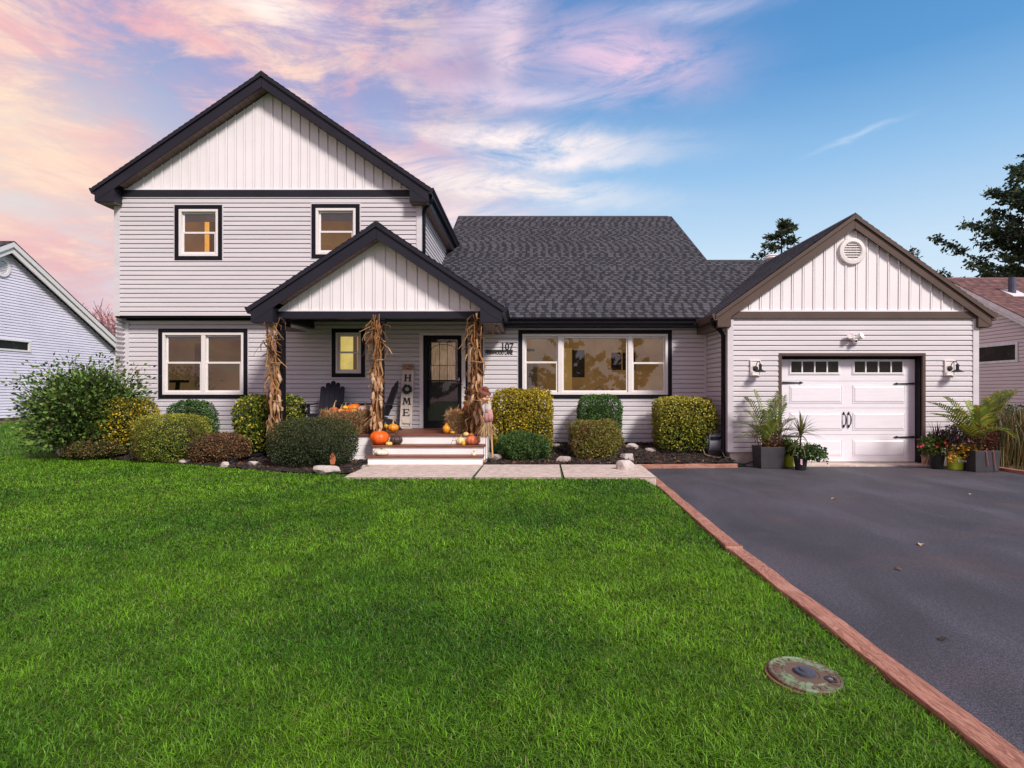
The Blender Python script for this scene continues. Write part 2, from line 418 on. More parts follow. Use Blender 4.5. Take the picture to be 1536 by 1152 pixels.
def shingles(b, p0, u, v, nrm, lu, lv, ch=0.14, u0=0.0):
    """stepped courses on a roof plane with UVs in metres"""
    p0, u, v, nrm = map(Vector, (p0, u, v, nrm)); k = 0; z = 0.0
    while z < lv - 1e-6:
        t = min(z + ch, lv)
        a = p0 + v * z + nrm * 0.016; c = p0 + v * t + nrm * 0.006
        e = 0.0015
        b.face([a, a + u * lu, c + u * lu, c], [(u0, z + e), (u0 + lu, z + e), (u0 + lu, t - e), (u0, t - e)])
        a0 = p0 + v * z - nrm * (0.02 if k == 0 else -0.004)
        b.face([a0, a0 + u * lu, a + u * lu, a], [(u0, z + e), (u0 + lu, z + e), (u0 + lu, z + 2 * e), (u0, z + 2 * e)])
        z = t; k += 1

def gable_roof(name, parent, xc, zr, half, ze, y0, y1, m_sh, m_fas, m_sof, ywall, zs_wall=None, fas=0.19, rake_out=True, y1l=None, gut=(True, True), box_in=0.5):
    """front gable: ridge over xc at zr, eaves at xc +- half at height ze, from y0 (front) back to y1"""
    L = math.hypot(half, zr - ze); sl = (zr - ze) / half
    r = MB()
    for sgn in (-1, 1):
        yb = y1 if (sgn > 0 or y1l is None) else y1l
        v = Vector((-sgn * half, 0, zr - ze)) / L; n = Vector((sgn * (zr - ze), 0, half)) / L
        e = Vector((xc + sgn * half, y0 - 0.02, ze))
        if sgn > 0: shingles(r, e, (0, 1, 0), v, n, yb - y0 + 0.02, L, u0=1.7)
        else: shingles(r, e + Vector((0, yb - y0 + 0.02, 0)), (0, -1, 0), v, n, yb - y0 + 0.02, L, u0=0.4)
    # ridge cap
    for k in range(int((y1 - y0) / 0.2)):
        a = y0 - 0.02 + k * 0.2
        r.prism([(xc - 0.13, zr - 0.13 * sl + 0.022), (xc, zr + 0.030), (xc + 0.13, zr - 0.13 * sl + 0.022), (xc, zr - 0.004)], a, a + 0.19)
    # plywood edge under the shingles
    r.m = 0
    roof = r.build(name, m_sh, parent)
    # rake boards: upper drip board stands proud of the lower one
    f = MB(); dz = fas * math.sqrt(1 + sl * sl); d1 = 0.085
    for (zo, zu, ya, yb) in ((-0.006, -d1, y0 - 0.034, y0 + 0.03), (-d1 - 0.004, -d1 - dz, y0, y0 + 0.03)):
        for sgn in (-1, 1):
            xe = xc + sgn * (half - (0.0 if zo > -0.05 else 0.04)); he = ze + (0 if zo > -0.05 else 0.04 * sl)
            f.prism([(xc, zr + zo), (xe, he + zo), (xe, he + zu), (xc, zr + zu)], ya, yb)
    # level soffit boxes at the two feet of the gable and eave fascia
    for sgn in (-1, 1):
        yb = y1 if (sgn > 0 or y1l is None) else y1l
        xe = xc + sgn * half; xi = xc + sgn * (half - box_in); zl = ze - d1 - dz + 0.02
        xe2 = xc + sgn * (half - 0.05)
        f.prism([(xe2, ze - d1 - 0.02), (xe2, zl), (xi, zl), (xi, ze + box_in * sl - d1 - dz + 0.03)], y0 + 0.006, y0 + 0.028)
        f.box(min(xe2, xe2 - sgn * 0.025), max(xe2, xe2 - sgn * 0.025), y0 + 0.032, yb, zl - 0.005, ze - 0.02)
        f.box(min(xi, xi + sgn * 0.03), max(xi, xi + sgn * 0.03), y0 + 0.032, ywall, zl, ze + box_in * sl - d1 - dz + 0.02)
    f.build('fascia', m_fas, parent, bevel=0.003)
    zl = ze - d1 - dz + 0.018
    for sgn in (-1, 1):
        s = MB()
        yb = y1 if (sgn > 0 or y1l is None) else y1l
        xa, xb = sorted((xc + sgn * (half - 0.055), xc + sgn * (half - box_in)))
        n = int((yb - y0) / 0.1)
        for k in range(n):          # level eave soffit in vented strips
            a = y0 + 0.035 + k * 0.1
            s.box(xa, xb, a, a + 0.09, zl - 0.012, zl); s.box(xa, xb, a + 0.09, a + 0.1, zl - 0.002, zl + 0.004)
        s.build('eave_soffit', m_sof, parent); s = MB()
        if rake_out:                # sloping soffit under the rake
            zo = -d1 - dz + 0.022
            m = int((half - box_in) / 0.11)
            for k in range(m):
                u0 = k * 0.11; u1 = u0 + 0.098
                for (p, q, o) in ((u0, u1, 0.0), (u1, u0 + 0.11, 0.012)):
                    s.prism([(xc + sgn * p, zr - p * sl + zo + o), (xc + sgn * q, zr - q * sl + zo + o), (xc + sgn * q, zr - q * sl + zo + o + 0.01), (xc + sgn * p, zr - p * sl + zo + o + 0.01)], y0 + 0.035, ywall - 0.001)
        if rake_out: s.build('rake_soffit', m_sof, parent)
    for sgn, g in ((-1, gut[0]), (1, gut[1])):
        if g:
            yb = y1 if (sgn > 0 or y1l is None) else y1l
            if not isinstance(g, bool): yb = g
            x = xc + sgn * (half - 0.045); k = sgn
            prof = [(x, ze - 0.005), (x, ze - 0.125), (x + k * 0.07, ze - 0.125), (x + k * 0.075, ze - 0.085), (x + k * 0.12, ze - 0.03), (x + k * 0.12, ze - 0.0), (x + k * 0.108, ze - 0.0), (x + k * 0.105, ze - 0.03), (x + k * 0.06, ze - 0.10), (x + k * 0.012, ze - 0.10), (x + k * 0.012, ze - 0.005)]
            gm = MB(); gm.prism(prof, y0 - 0.005, yb)
            gm.prism([(x, ze - 0.005), (x, ze - 0.125), (x + k * 0.07, ze - 0.125), (x + k * 0.12, ze - 0.03), (x + k * 0.12, ze)], y0 - 0.012, y0 - 0.004)
            gm.build('gutter', m_fas, parent)
    return roof

# ------------------------------------------------------------------ windows
HOLES = {}
def window(parent, wall, px0, py0, px1, py1, D, units, rail=None, room=M_TAN, blind=None, trim_w=6, trim_m=None, fw=0.055, depth=2.4, things=None, glass=None):
    """px box = outer edge of the black trim; units = pixel spans of the sashes; rail = pixel y of the meeting rail"""
    x0, x1, z0, z1 = PX(px0, D), PX(px1, D), PZ(py1, D), PZ(py0, D)
    tw = trim_w / FPX * D; i0, i1, j0, j1 = x0 + tw, x1 - tw, z0 + tw, z1 - tw
    HOLES.setdefault(wall, []).append((x0 + 0.02, x1 - 0.02, z0 + 0.02, z1 - 0.02))
    w = MB().frame(i0, i1, j0, j1, fw, D - 0.03, D + 0.10)
    cuts = [((a[1] + b[0]) / 2) for a, b in zip(units[:-1], units[1:])]
    for c in cuts:
        x = PX(c, D); w.box(x - 0.045, x + 0.045, D - 0.024, D + 0.10, j0 + fw, j1 - fw)
    win = w.build('window', M_WHITE, parent, bevel=0.004)
    MB().frame(x0, x1, z0, z1, tw, D - 0.035, D + 0.01).build('trim', trim_m or M_BLACK, win, bevel=0.003)
    MB().frame(x0 - 0.022, x1 + 0.022, z0 - 0.022, z1 + 0.022, 0.021, D - 0.024, D + 0.004).build('casing', M_SIDE, win)
    xs = [i0 + fw] + [v for c in cuts for v in (PX(c, D) - 0.045, PX(c, D) + 0.045)] + [i1 - fw]
    for k in range(len(units)):
        a, b = xs[2 * k], xs[2 * k + 1]; lo, hi = j0 + fw, j1 - fw
        ry = rail[k] if isinstance(rail, (list, tuple)) else rail
        s = MB()
        if ry:
            zr = PZ(ry, D)
            s.frame(a + 0.001, b - 0.001, lo + 0.001, zr + 0.02, 0.042, D + 0.006, D + 0.036)
            s.frame(a + 0.001, b - 0.001, zr - 0.018, hi - 0.001, 0.036, D + 0.04, D + 0.07)
            MB().box(a + 0.03, b - 0.03, D + 0.024, D + 0.028, lo + 0.03, zr).build('pane', glass or M_GLASS, win)
            MB().box(a + 0.03, b - 0.03, D + 0.056, D + 0.060, zr, hi - 0.03).build('pane', glass or M_GLASS, win)
        else:
            s.frame(a + 0.001, b - 0.001, lo + 0.001, hi - 0.001, 0.04, D + 0.006, D + 0.036)
            MB().box(a + 0.03, b - 0.03, D + 0.022, D + 0.026, lo + 0.03, hi - 0.03).build('pane', glass or M_GLASS, win)
        s.build('sash', M_WHITE, win, bevel=0.003)
        if blind: MB().box(a + 0.02, b - 0.02, D + 0.08, D + 0.084, hi - blind, hi).build('blind', M_BLIND, win)
    # the room behind: floor, ceiling, side walls and back wall as one inner shell
    a, b, c, d = x0 - 0.5, x1 + 0.5, z0 - 0.7, z1 + 0.3; ya, yb = D + 0.115, D + depth
    r = MB()
    r.face([(a, yb, c), (b, yb, c), (b, yb, d), (a, yb, d)]); r.face([(a, ya, c), (a, yb, c), (a, yb, d), (a, ya, d)])
    r.face([(b, ya, c), (b, yb, c), (b, yb, d), (b, ya, d)]); r.face([(a, ya, c), (b, ya, c), (b, yb, c), (a, yb, c)]); r.face([(a, ya, d), (b, ya, d), (b, yb, d), (a, yb, d)])
    for (h0, h1, k0, k1) in ((a, x0, c, d), (x1, b, c, d), (x0, x1, c, z0), (x0, x1, z1, d)): r.face([(h0, ya, k0), (h1, ya, k0), (h1, ya, k1), (h0, ya, k1)])
    r.build('room', room, win)
    return win

# ------------------------------------------------------------------ the house
house = thing('house', 'grey sided two storey house with black trimmed gables, covered porch and attached garage', 'house', (-2.5, 13.4, 0.1))
DW, D2, DG, DP = 13.40, 13.10, 11.97, 11.60
XL, X2R, XG0, XG1 = -9.0, -2.36, 3.99, 8.93

w1 = window(house, 'up', 263, 308, 334, 390.5, D2, [(274, 323)], 349, M_TAN, 0.20)
w2 = window(house, 'up', 468, 306.5, 540, 388, D2, [(479, 530)], 347.5, M_TAN, 0.20)
w3 = window(house, 'low', 238.5, 493, 372, 598, DW, [(250, 302), (309, 363)], 544, M_DIM, 0.10)
w4 = window(house, 'low', 498, 493, 548, 566, DW, [(508, 537)], 528.5, M_TANB, None, fw=0.045)
w5 = window(house, 'low', 777.5, 495, 1007.5, 598, DW, [(787, 837), (843, 942), (948, 1001)], [543.5, None, 544.5], M_TAN, 0.05, glass=M_GLASSB)
# what is seen through the glass
def inpane(name, px0, py0, px1, py1, D, m, win, t=0.03, frame=None):
    b = MB().box(PX(px0, D), PX(px1, D), D, D + t, PZ(py1, D), PZ(py0, D)); o = b.build(name, m, win)
    return o
M_WOOD = mat('dark_door', (0.05, 0.035, 0.028), 0.5)
M_PIC = mat('dark_canvas', (0.03, 0.015, 0.01), 0.5, col2=(0.30, 0.13, 0.05), scale=3.5, thr=(0.55, 0.62))
M_LINEN = mat('cushion', (0.55, 0.46, 0.36), 0.8)
M_DIMDOOR = mat('inner_door', (0.13, 0.085, 0.05), 0.6, emit=0.2)
inpane('door_jamb', 307, 325, 313, 395, D2 + 1.6, M_LAMPLIT, w1); inpane('inner_door', 313, 325, 332, 395, D2 + 2.0, M_DIMDOOR, w1)
inpane('curtain', 503, 505, 529, 566, DW + 1.2, M_YEL, w4); inpane('door_jamb', 530, 500, 535, 566, DW + 1.4, M_WOOD, w4)
inpane('picture', 917, 529, 932, 555, DW + 2.2, M_PIC, w5); inpane('picture', 934, 529, 953, 555, DW + 2.2, M_PIC, w5)
inpane('doorway', 858, 525, 877, 566, DW + 2.1, M_WOOD, w5); inpane('cabinet', 841, 522, 858, 588, DW + 2.0, M_TANB, w5); inpane('shelf', 790, 523, 802, 527, DW + 1.6, M_WOOD, w5)
inpane('inner_door', 786, 546, 806, 592, DW + 1.8, M_DIMDOOR, w5)
for (a, b, c) in ((790, 806, 572), (880, 915, 579), (905, 930, 582)):
    MB().prism([(PX(a, DW + 0.6), PZ(594, DW + 0.6)), (PX(b, DW + 0.6), PZ(594, DW + 0.6)), (PX((a + b) / 2 + 3, DW + 0.6), PZ(c, DW + 0.6))], DW + 0.6, DW + 0.8).build('cushion', M_LINEN, w5)
# arched garden-style mirror and exercise machine console in the lower left room
m = MB(); Dm = DW + 2.3; xa, xb = PX(256, Dm), PX(278, Dm); zb, zs = PZ(566, Dm), PZ(527, Dm); xm, rr = (xa + xb) / 2, (xb - xa) / 2
arc = [(xm - rr * math.cos(t), zs + rr * 1.25 * math.sin(t)) for t in np.linspace(0, math.pi, 13)]
m.tube([(xa, Dm, zb)] + [(p[0], Dm, p[1]) for p in arc] + [(xb, Dm, zb), (xa, Dm, zb)], 0.022, 6)
for k in (-0.33, 0.33): m.box(xm + k * rr * 2 - 0.008, xm + k * rr * 2 + 0.008, Dm - 0.008, Dm + 0.008, zb, zs + rr)
m.box(xa, xb, Dm - 0.008, Dm + 0.008, zs - 0.01, zs + 0.01)
m.build('mirror_frame', M_WOOD, w3)
inpane('door_panel', 292, 515, 302, 580, DW + 2.2, M_DIMDOOR, w3)
m = MB(); Dm = DW + 0.9; m.box(PX(254, Dm), PX(280, Dm), Dm, Dm + 0.1, PZ(574, Dm), PZ(570, Dm)); m.prism([(PX(263, Dm), PZ(572, Dm)), (PX(268, Dm), PZ(572, Dm)), (PX(264, Dm), PZ(600, Dm)), (PX(260, Dm), PZ(600, Dm))], Dm + 0.02, Dm + 0.08)
m.build('machine_console', M_BLACK, w3)

# front door, side light
DD = DW
dx0, dx1, dz0, dz1 = PX(635, DD), PX(692.5, DD), 0.655, PZ(503, DD)
HOLES['low'].append((PX(630, DD), PX(722, DD), 0.2, PZ(499, DD)))
fr = MB(); fr.box(PX(629.5, DD), dx0, DD - 0.03, DD + 0.12, 0.64, PZ(499, DD)); fr.box(dx1, dx1 + 0.085, DD - 0.03, DD + 0.12, 0.64, dz1); fr.box(dx0, PX(722, DD) + 0.06, DD - 0.03, DD + 0.12, dz1, PZ(499, DD))
fr.box(PX(722, DD), PX(722, DD) + 0.06, DD - 0.029, DD + 0.12, 0.64, dz1 - 0.002)
door = fr.build('door', M_WHITE, house, bevel=0.004)
s = MB(); s.frame(dx0 + 0.004, dx1 - 0.004, dz0, dz1 - 0.004, 0.085, DD - 0.012, DD + 0.03); s.box(dx0 + 0.08, dx1 - 0.08, DD - 0.008, DD + 0.02, PZ(572.5, DD), PZ(570, DD)); s.box(dx0 + 0.085, dx1 - 0.085, DD - 0.010, DD + 0.026, dz0 + 0.085, dz0 + 0.16)
s.build('storm_door_frame', M_BLACK, door, bevel=0.004)
MB().box(dx0 + 0.08, dx1 - 0.08, DD + 0.008, DD + 0.012, dz0 + 0.15, dz1 - 0.08).build('pane', M_GLASSD, door)
h = MB(); hx = PX(688.5, DD); h.box(hx - 0.012, hx + 0.012, DD - 0.025, DD - 0.011, PZ(576, DD), PZ(564, DD)); h.tube([(hx, DD - 0.05, PZ(570.5, DD)), (hx - 0.10, DD - 0.055, PZ(570.5, DD))], 0.009, 8); h.tube([(hx, DD - 0.012, PZ(570.5, DD)), (hx, DD - 0.055, PZ(570.5, DD))], 0.009, 8)
h.build('handle', M_METAL, door, smooth=True)
s = MB(); y = DD + 0.16; s.box(dx0 - 0.05, dx1 + 0.05, y, y + 0.04, 0.6, dz1 + 0.05)
for (za, zb) in ((0.80, 1.15),): s.frame(dx0 + 0.2, dx1 - 0.2, za, zb + 0.2, 0.02, y - 0.012, y + 0.002)
s.build('inner_door', mat('black_door', (0.012, 0.013, 0.015), 0.35), door)
M_LITE = mat('lit_curtain_pane', (0.62, 0.40, 0.25), 0.6, var=0.25, scale=4, stretch=(9, 1, 1.2), emit=0.24)
def lite(a, b, name='door_lite'):
    x0, x1, z0, z1 = PX(a, y), PX(b, y), PZ(573, y), PZ(514, y)
    o = MB().box(x0, x1, y - 0.012, y - 0.001, z0, z1).build(name, M_LITE, door)
    g = MB(); n = 3
    for k in range(1, n): xx = x0 + (x1 - x0) * k / n; g.box(xx - 0.006, xx + 0.006, y - 0.018, y - 0.012, z0, z1)
    for zz in (z0 + (z1 - z0) * 0.42,): g.box(x0, x1, y - 0.0185, y - 0.0125, zz - 0.006, zz + 0.006)
    ar = [((x0 + x1) / 2 - (x1 - x0) / 2 * math.cos(t), y - 0.015, z1 - 0.16 + 0.12 * math.sin(t)) for t in np.linspace(0, math.pi, 12)]
    g.tube(ar, 0.006, 5); g.build('lead_came', M_BLACK, door)
lite(647.5, 683)
sx0, sx1 = dx1 + 0.085, PX(722, DD)
MB().frame(sx0, sx1, 0.66, dz1 - 0.002, 0.04, DD - 0.012, DD + 0.04).build('side_light', M_BLACK, door)
MB().box(sx0 + 0.03, sx1 - 0.03, DD + 0.008, DD + 0.012, 0.7, dz1 - 0.03).build('pane', M_GLASSD, door)
s = MB(); s.box(sx0 - 0.03, sx1 + 0.03, y, y + 0.04, 0.6, dz1 + 0.05); s.build('side_panel', MATS['black_door'], door)
lite(702, 718, 'side_lite')

# walls
front = lambda D: (lambda u, o, z: (u, D - o, z))
siding('wall', house, M_SIDE, front(DW), 0.33, 3.22, lambda z: (XL, XG0 + 0.01), holes=HOLES['low'])
siding('wall', house, M_SIDE, front(D2), PZ(473.5, D2), 5.74, lambda z: (XL, X2R), e=0.0985, holes=HOLES['up'])
siding('wall', house, M_SIDE, lambda u, o, z: (X2R + o, u, z), 3.2, 5.74, lambda z: (D2, 19.2), e=0.0985)
siding('wall', house, M_SIDE, lambda u, o, z: (XL - o, u, z), 0.33, 5.74, lambda z: (D2, 22.0))
gx0, gx1, gz1 = PX(1171, DG), PX(1383.5, DG), PZ(533, DG)
siding('wall', house, M_SIDE, front(DG), 0.26, 3.06, lambda z: (XG0, XG1), holes=[(gx0, gx1, -1, gz1)])
siding('wall', house, M_SIDE, lambda u, o, z: (XG0 - o, u, z), 0.26, 3.06, lambda z: (DG, DW))
siding('wall', house, M_SIDE, lambda u, o, z: (XG1 + o, u, z), 0.26, 3.06, lambda z: (DG, 18.5))
def corner(x, y, z0, z1, w=0.085, sx=1):
    xa, xb = sorted((x - sx * 0.030, x + sx * w)); c = MB()
    c.box(xa, xb, y - 0.034, y - 0.001, z0, z1); c.box(min(x - sx * 0.030, x), max(x - sx * 0.030, x), y - 0.001, y + w, z0, z1)
    c.build('corner_post', M_SIDE, house)
corner(XL, D2, PZ(473.5, D2) - 0.01, 5.75); corner(X2R, D2, 3.2, 5.75, sx=-1)
corner(XL, DW, 0.33, 3.1); corner(XG0, DG, 0.26, 3.06); corner(XG1, DG, 0.26, 3.06, sx=-1)
MB().box(XG0 - 0.075, XG0 - 0.025, DW - 0.034, DW - 0.001, 0.33, 3.06).build('corner_post', M_SIDE, house)
f = MB(); f.box(XL + 0.03, XG0 + 0.2, DW + 0.03, DW + 0.2, -0.2, 0.335); f.box(XG0 + 0.03, gx0 - 0.06, DG + 0.012, DG + 0.3, -0.2, 0.265); f.box(gx1 + 0.06, XG1 - 0.03, DG + 0.012, DG + 0.3, -0.2, 0.265); f.box(XG0 + 0.02, XG0 + 0.2, DG + 0.3, DW, -0.2, 0.262)
f.build('foundation', M_FOUND, house)
# cantilever underside and end walls
f = MB(); zc = PZ(473.5, D2); f.box(XL, X2R, D2 + 0.004, DW + 0.2, zc - 0.028, zc - 0.003); f.box(XL + 0.05, X2R, DW - 0.05, DW - 0.018, zc - 0.075, zc - 0.03); f.build('cantilever_soffit', M_BLACK, house)
# gable panels
gable_panel('gable_panel', house, M_GABLE, D2 - 0.004, -5.68, 5.86, 7.98, 3.14)
MB().box(XL + 0.02, X2R - 0.02, D2 - 0.045, D2 + 0.05, 5.715, 5.857).build('belt_trim', M_FASCIA, house, bevel=0.004)
gable_panel('gable_panel', house, M_GABLE, DP, -2.87, 3.015, 4.44, 2.02, 0.205)
gable_panel('gable_panel', house, M_GABLE, DG - 0.004, 6.45, 3.06, 4.73, 2.42, 0.213)
MB().box(PX(1072, DG - 0.05) + 0.05, PX(1487, DG - 0.05) - 0.05, DG - 0.06, DG + 0.03, 2.92, 3.055).build('belt_trim', M_BROWN, house, bevel=0.004)
# roofs
gable_roof('roof', house, -5.70, 8.28, 3.60, 5.81, 12.8, 21.5, M_SHINGLE, M_FASCIA, M_SOFFIT, D2 - 0.01, fas=0.185, gut=(True, 17.6), box_in=0.44)
gable_roof('roof', house, -2.87, 4.66, 2.40, 3.06, 11.3, 16.0, M_SHINGLE, M_FASCIA, M_SOFFIT, DP - 0.01, fas=0.185, y1l=13.1, gut=(True, 12.95), box_in=0.44)
gable_roof('roof', house, 6.45, 4.97, 2.75, 3.00, 11.86, 16.6, M_SHINGLE, M_BROWN, M_SOFFIT, DG - 0.01, fas=0.15, rake_out=False, gut=(13.0, True), box_in=0.3)
r = MB(); sl = 0.583; k = math.hypot(1, sl); v = Vector((0, 1, sl)) / k; n = Vector((0, -sl, 1)) / k
ye, ze, yr = 13.05, 3.07, 20.6
shingles(r, (-2.42, ye, ze), (1, 0, 0), v, n, 4.90 + 2.42, (yr - ye) * k)
shingles(r, (4.90, ye, ze), (1, 0, 0), v, n, 1.7, (16.45 - ye) * k, u0=7.32)
zr = ze + sl * (yr - ye); zw = ze + sl * (16.45 - ye)
for (xa, xb, yy, zz) in ((-2.4, 4.90, yr, zr), (4.91, 6.5, 16.45, zw)):
    t = xa
    while t < xb - 0.3:
        r.prism([(yy - 0.14, zz - 0.07), (yy, zz + 0.025), (yy + 0.14, zz - 0.07), (yy, zz - 0.02)], t, t + 0.29, axis='x'); t += 0.3
r.face([(-2.4, yr, zr), (4.90, yr, zr), (4.90, yr + 7.5, ze), (-2.4, yr + 7.5, ze)], [(0, 0), (6.5, 0), (6.5, 8), (0, 8)])
r.face([(4.11, 16.45, zw), (9.0, 16.45, zw), (9.0, 19.8, ze), (4.11, 19.8, ze)], [(0, 0), (5, 0), (5, 4), (0, 4)])
r.build('roof', M_SHINGLE, house)
f = MB(); f.prism([(ye, ze - 0.02), (yr, zr - 0.02), (yr, zr - 0.2), (ye, ze - 0.2)], 4.85, 4.885, axis='x')          # rake board of the main roof
f.box(-0.5, XG0 + 0.2, ye + 0.02, ye + 0.045, ze - 0.19, ze - 0.03)
f.build('fascia', M_FASCIA, house)
MB().box(-0.5, XG0 + 0.2, ye + 0.045, DW, ze - 0.19, ze - 0.175).build('soffit', M_BLACK, house)
g = MB(); x = ye + 0.02
g.prism([(x, ze - 0.01), (x, ze - 0.125), (x - 0.07, ze - 0.125), (x - 0.075, ze - 0.085), (x - 0.12, ze - 0.03), (x - 0.12, ze - 0.005), (x - 0.108, ze - 0.005), (x - 0.06, ze - 0.10), (x - 0.012, ze - 0.10), (x - 0.012, ze - 0.01)], -0.45, 3.62, axis='x')
g.build('gutter', M_BLACK, house)
# end wall of the main roof above the wing
MB().prism([(ye + 0.3, ze), (yr, zr - 0.15), (yr + 7, ze)], 4.7, 4.8, axis='x').build('gable_wall', M_SIDE, house)

# porch: deck, skirt, steps, posts, beams
pz = 0.652; px0, px1, py0 = -4.97, -0.78, 11.5
d = MB(); n = 14; bw = (DW - 0.03 - py0) / n
for k in range(n): d.box(px0, px1, py0 + k * bw, py0 + (k + 1) * bw - 0.006, pz - 0.03, pz)
d.box(px0 - 0.02, px1 + 0.02, py0 - 0.025, py0 - 0.002, pz - 0.034, pz + 0.001)
d.build('porch_floor', M_DECK, house, bevel=0.004)
sk = [MB(), MB(), MB()]
zz = 0.05
while zz < pz - 0.04:
    t = min(zz + 0.19, pz - 0.036)
    sk[0].box(px0 + 0.40, -2.95, py0 + 0.015, py0 + 0.035, zz, t - 0.004); sk[1].box(px1 - 0.04, px1 - 0.02, py0 + 0.016, DW - 0.03, zz, t - 0.004); sk[2].box(px0 + 0.02, px0 + 0.04, py0 + 0.036, DW - 0.03, zz, t - 0.004); zz = t
for q in sk: q.build('porch_skirt', M_STEPW, house)
d = MB(); sx0, sx1 = -2.93, -0.83
d.box(sx0, sx1, py0 + 0.012, py0 + 0.03, 0.1, pz - 0.036)
st = MB(); st.box(sx0 + 0.02, sx1 - 0.02, 11.2, 11.49, 0.08, 0.428); st.box(sx0, sx1 - 0.01, 10.92, 11.2, 0.05, 0.256)
steps = st.build('porch_steps', M_STEPW, house, bevel=0.003)
d.build('riser', M_STEPW, steps)
MB().box(sx0 - 0.01, sx1 + 0.01, 11.165, 11.508, 0.43, 0.466).build('tread', M_DECK, steps, bevel=0.008)
MB().box(sx0 - 0.05, sx1 + 0.005, 10.885, 11.197, 0.258, 0.296).build('tread', M_DECK, steps, bevel=0.008)
for x in (-4.79, -2.87, -0.95):
    p = MB(); p.cbox((x, DP + 0.02, (pz + 2.87) / 2), (0.13, 0.13, 2.87 - pz)); p.cbox((x, DP + 0.02, pz + 0.06), (0.17, 0.17, 0.118)); p.cbox((x, DP + 0.02, 2.80), (0.19, 0.19, 0.06)); p.cbox((x, DP + 0.02, 2.845), (0.22, 0.22, 0.03))
    p.build('porch_post', M_BLACK, house, bevel=0.006)
b = MB(); b.box(-4.92, -0.82, DP - 0.05, DP + 0.09, 2.872, 3.012)
for x in (-4.85, -0.89): b.box(x - 0.07, x + 0.07, DP + 0.09, DW - 0.02, 2.868, 3.008)
b.build('porch_beam', M_FASCIA, house, bevel=0.004)
MB().box(-4.9, -0.84, DP + 0.09, DW - 0.02, 3.02, 3.04).build('porch_ceiling', M_BLACK, house)
MB().box(PX(745, 12.2), PX(747, 12.2) + 0.02, 11.7, 13.0, 2.72, 2.80).build('eave_bracket', M_SOFFIT, house)

# garage door in its recess
rec = 0.20; yd = DG + rec
j = MB(); j.box(gx0 - 0.05, gx0 + 0.012, DG - 0.03, DG + 0.30, 0.03, gz1 + 0.045); j.box(gx1 - 0.012, gx1 + 0.05, DG - 0.03, DG + 0.30, 0.03, gz1 + 0.045); j.box(gx0 + 0.012, gx1 - 0.012, DG - 0.03, DG + 0.30, gz1 - 0.012, gz1 + 0.045)
gd = j.build('garage_door', M_BROWN, house, bevel=0.004)
b = MB(); ax, bx = gx0 + 0.02, gx1 - 0.02; zb0 = 0.045
zl = [PZ(p, yd) for p in (692.5, 652, 612, 571.5, 533)]
sec = []
for k in range(4): b.box(ax, bx, yd, yd + 0.045, zl[k] + 0.004 if k else zb0, zl[k + 1] - 0.004)
b.box(ax, bx, yd + 0.012, yd + 0.04, zb0, zl[4])
def px_rect(p, q, r, t, D=yd): return PX(p, D), PX(r, D), PZ(t, D), PZ(q, D)
for (ya, yb) in ((578, 605), (618.5, 645.5), (659, 685)):
    for (xa, xb) in ((1184, 1263), (1279, 1357)):
        a, c_, lo, hi = px_rect(xa, ya, xb, yb)
        b.frame(a, c_, lo, hi, 0.012, yd - 0.008, yd + 0.01)
        e = 0.045; b.faces([(a + 0.012, yd - 0.001, lo + 0.012), (c_ - 0.012, yd - 0.001, lo + 0.012), (c_ - 0.012, yd - 0.001, hi - 0.012), (a + 0.012, yd - 0.001, hi - 0.012),
                          (a + e, yd - 0.016, lo + e), (c_ - e, yd - 0.016, lo + e), (c_ - e, yd - 0.016, hi - e), (a + e, yd - 0.016, hi - e)],
                         [(0, 1, 5, 4), (1, 2, 6, 5), (2, 3, 7, 6), (3, 0, 4, 7), (4, 5, 6, 7)])
b.build('door_panel', M_GDOOR, gd)
for (xa, xb) in ((1184, 1259), (1279, 1355)):
    a, c_, lo, hi = px_rect(xa, 540, xb, 561)
    wf = MB(); wf.frame(a, c_, lo, hi, 0.03, yd - 0.022, yd + 0.005); wf.frame(a - 0.02, c_ + 0.02, lo - 0.02, hi + 0.02, 0.02, yd - 0.010, yd + 0.004)
    for k in (1, 2, 3): xx = a + (c_ - a) * k / 4; wf.box(xx - 0.014, xx + 0.014, yd - 0.02, yd + 0.004, lo + 0.03, hi - 0.03)
    wf.build('window', M_GDOOR, gd, bevel=0.003)
    MB().box(a + 0.02, c_ - 0.02, yd - 0.006, yd - 0.002, lo + 0.02, hi - 0.02).build('window_pane', mat('garage_pane', (0.014, 0.012, 0.008), 0.12, col2=(0.07, 0.05, 0.028), scale=5, thr=(0.5, 0.75), spec=0.25), gd)
for (px, py, sgn) in ((1173.5, 574, 1), (1371, 575.5, -1), (1371, 655.5, -1), (1173.5, 654, 1)):
    x, z = PX(px, yd), PZ(py, yd); L = 0.42 * sgn; hi = 0.022
    poly = [(x, z - hi), (x + L * 0.8, z - hi * 0.4), (x + L * 0.84, z - hi * 1.1), (x + L, z), (x + L * 0.84, z + hi * 1.1), (x + L * 0.8, z + hi * 0.4), (x, z + hi)]
    MB().prism(poly if sgn > 0 else poly[::-1], yd - 0.022, yd - 0.002).build('hinge', M_IRON, gd)
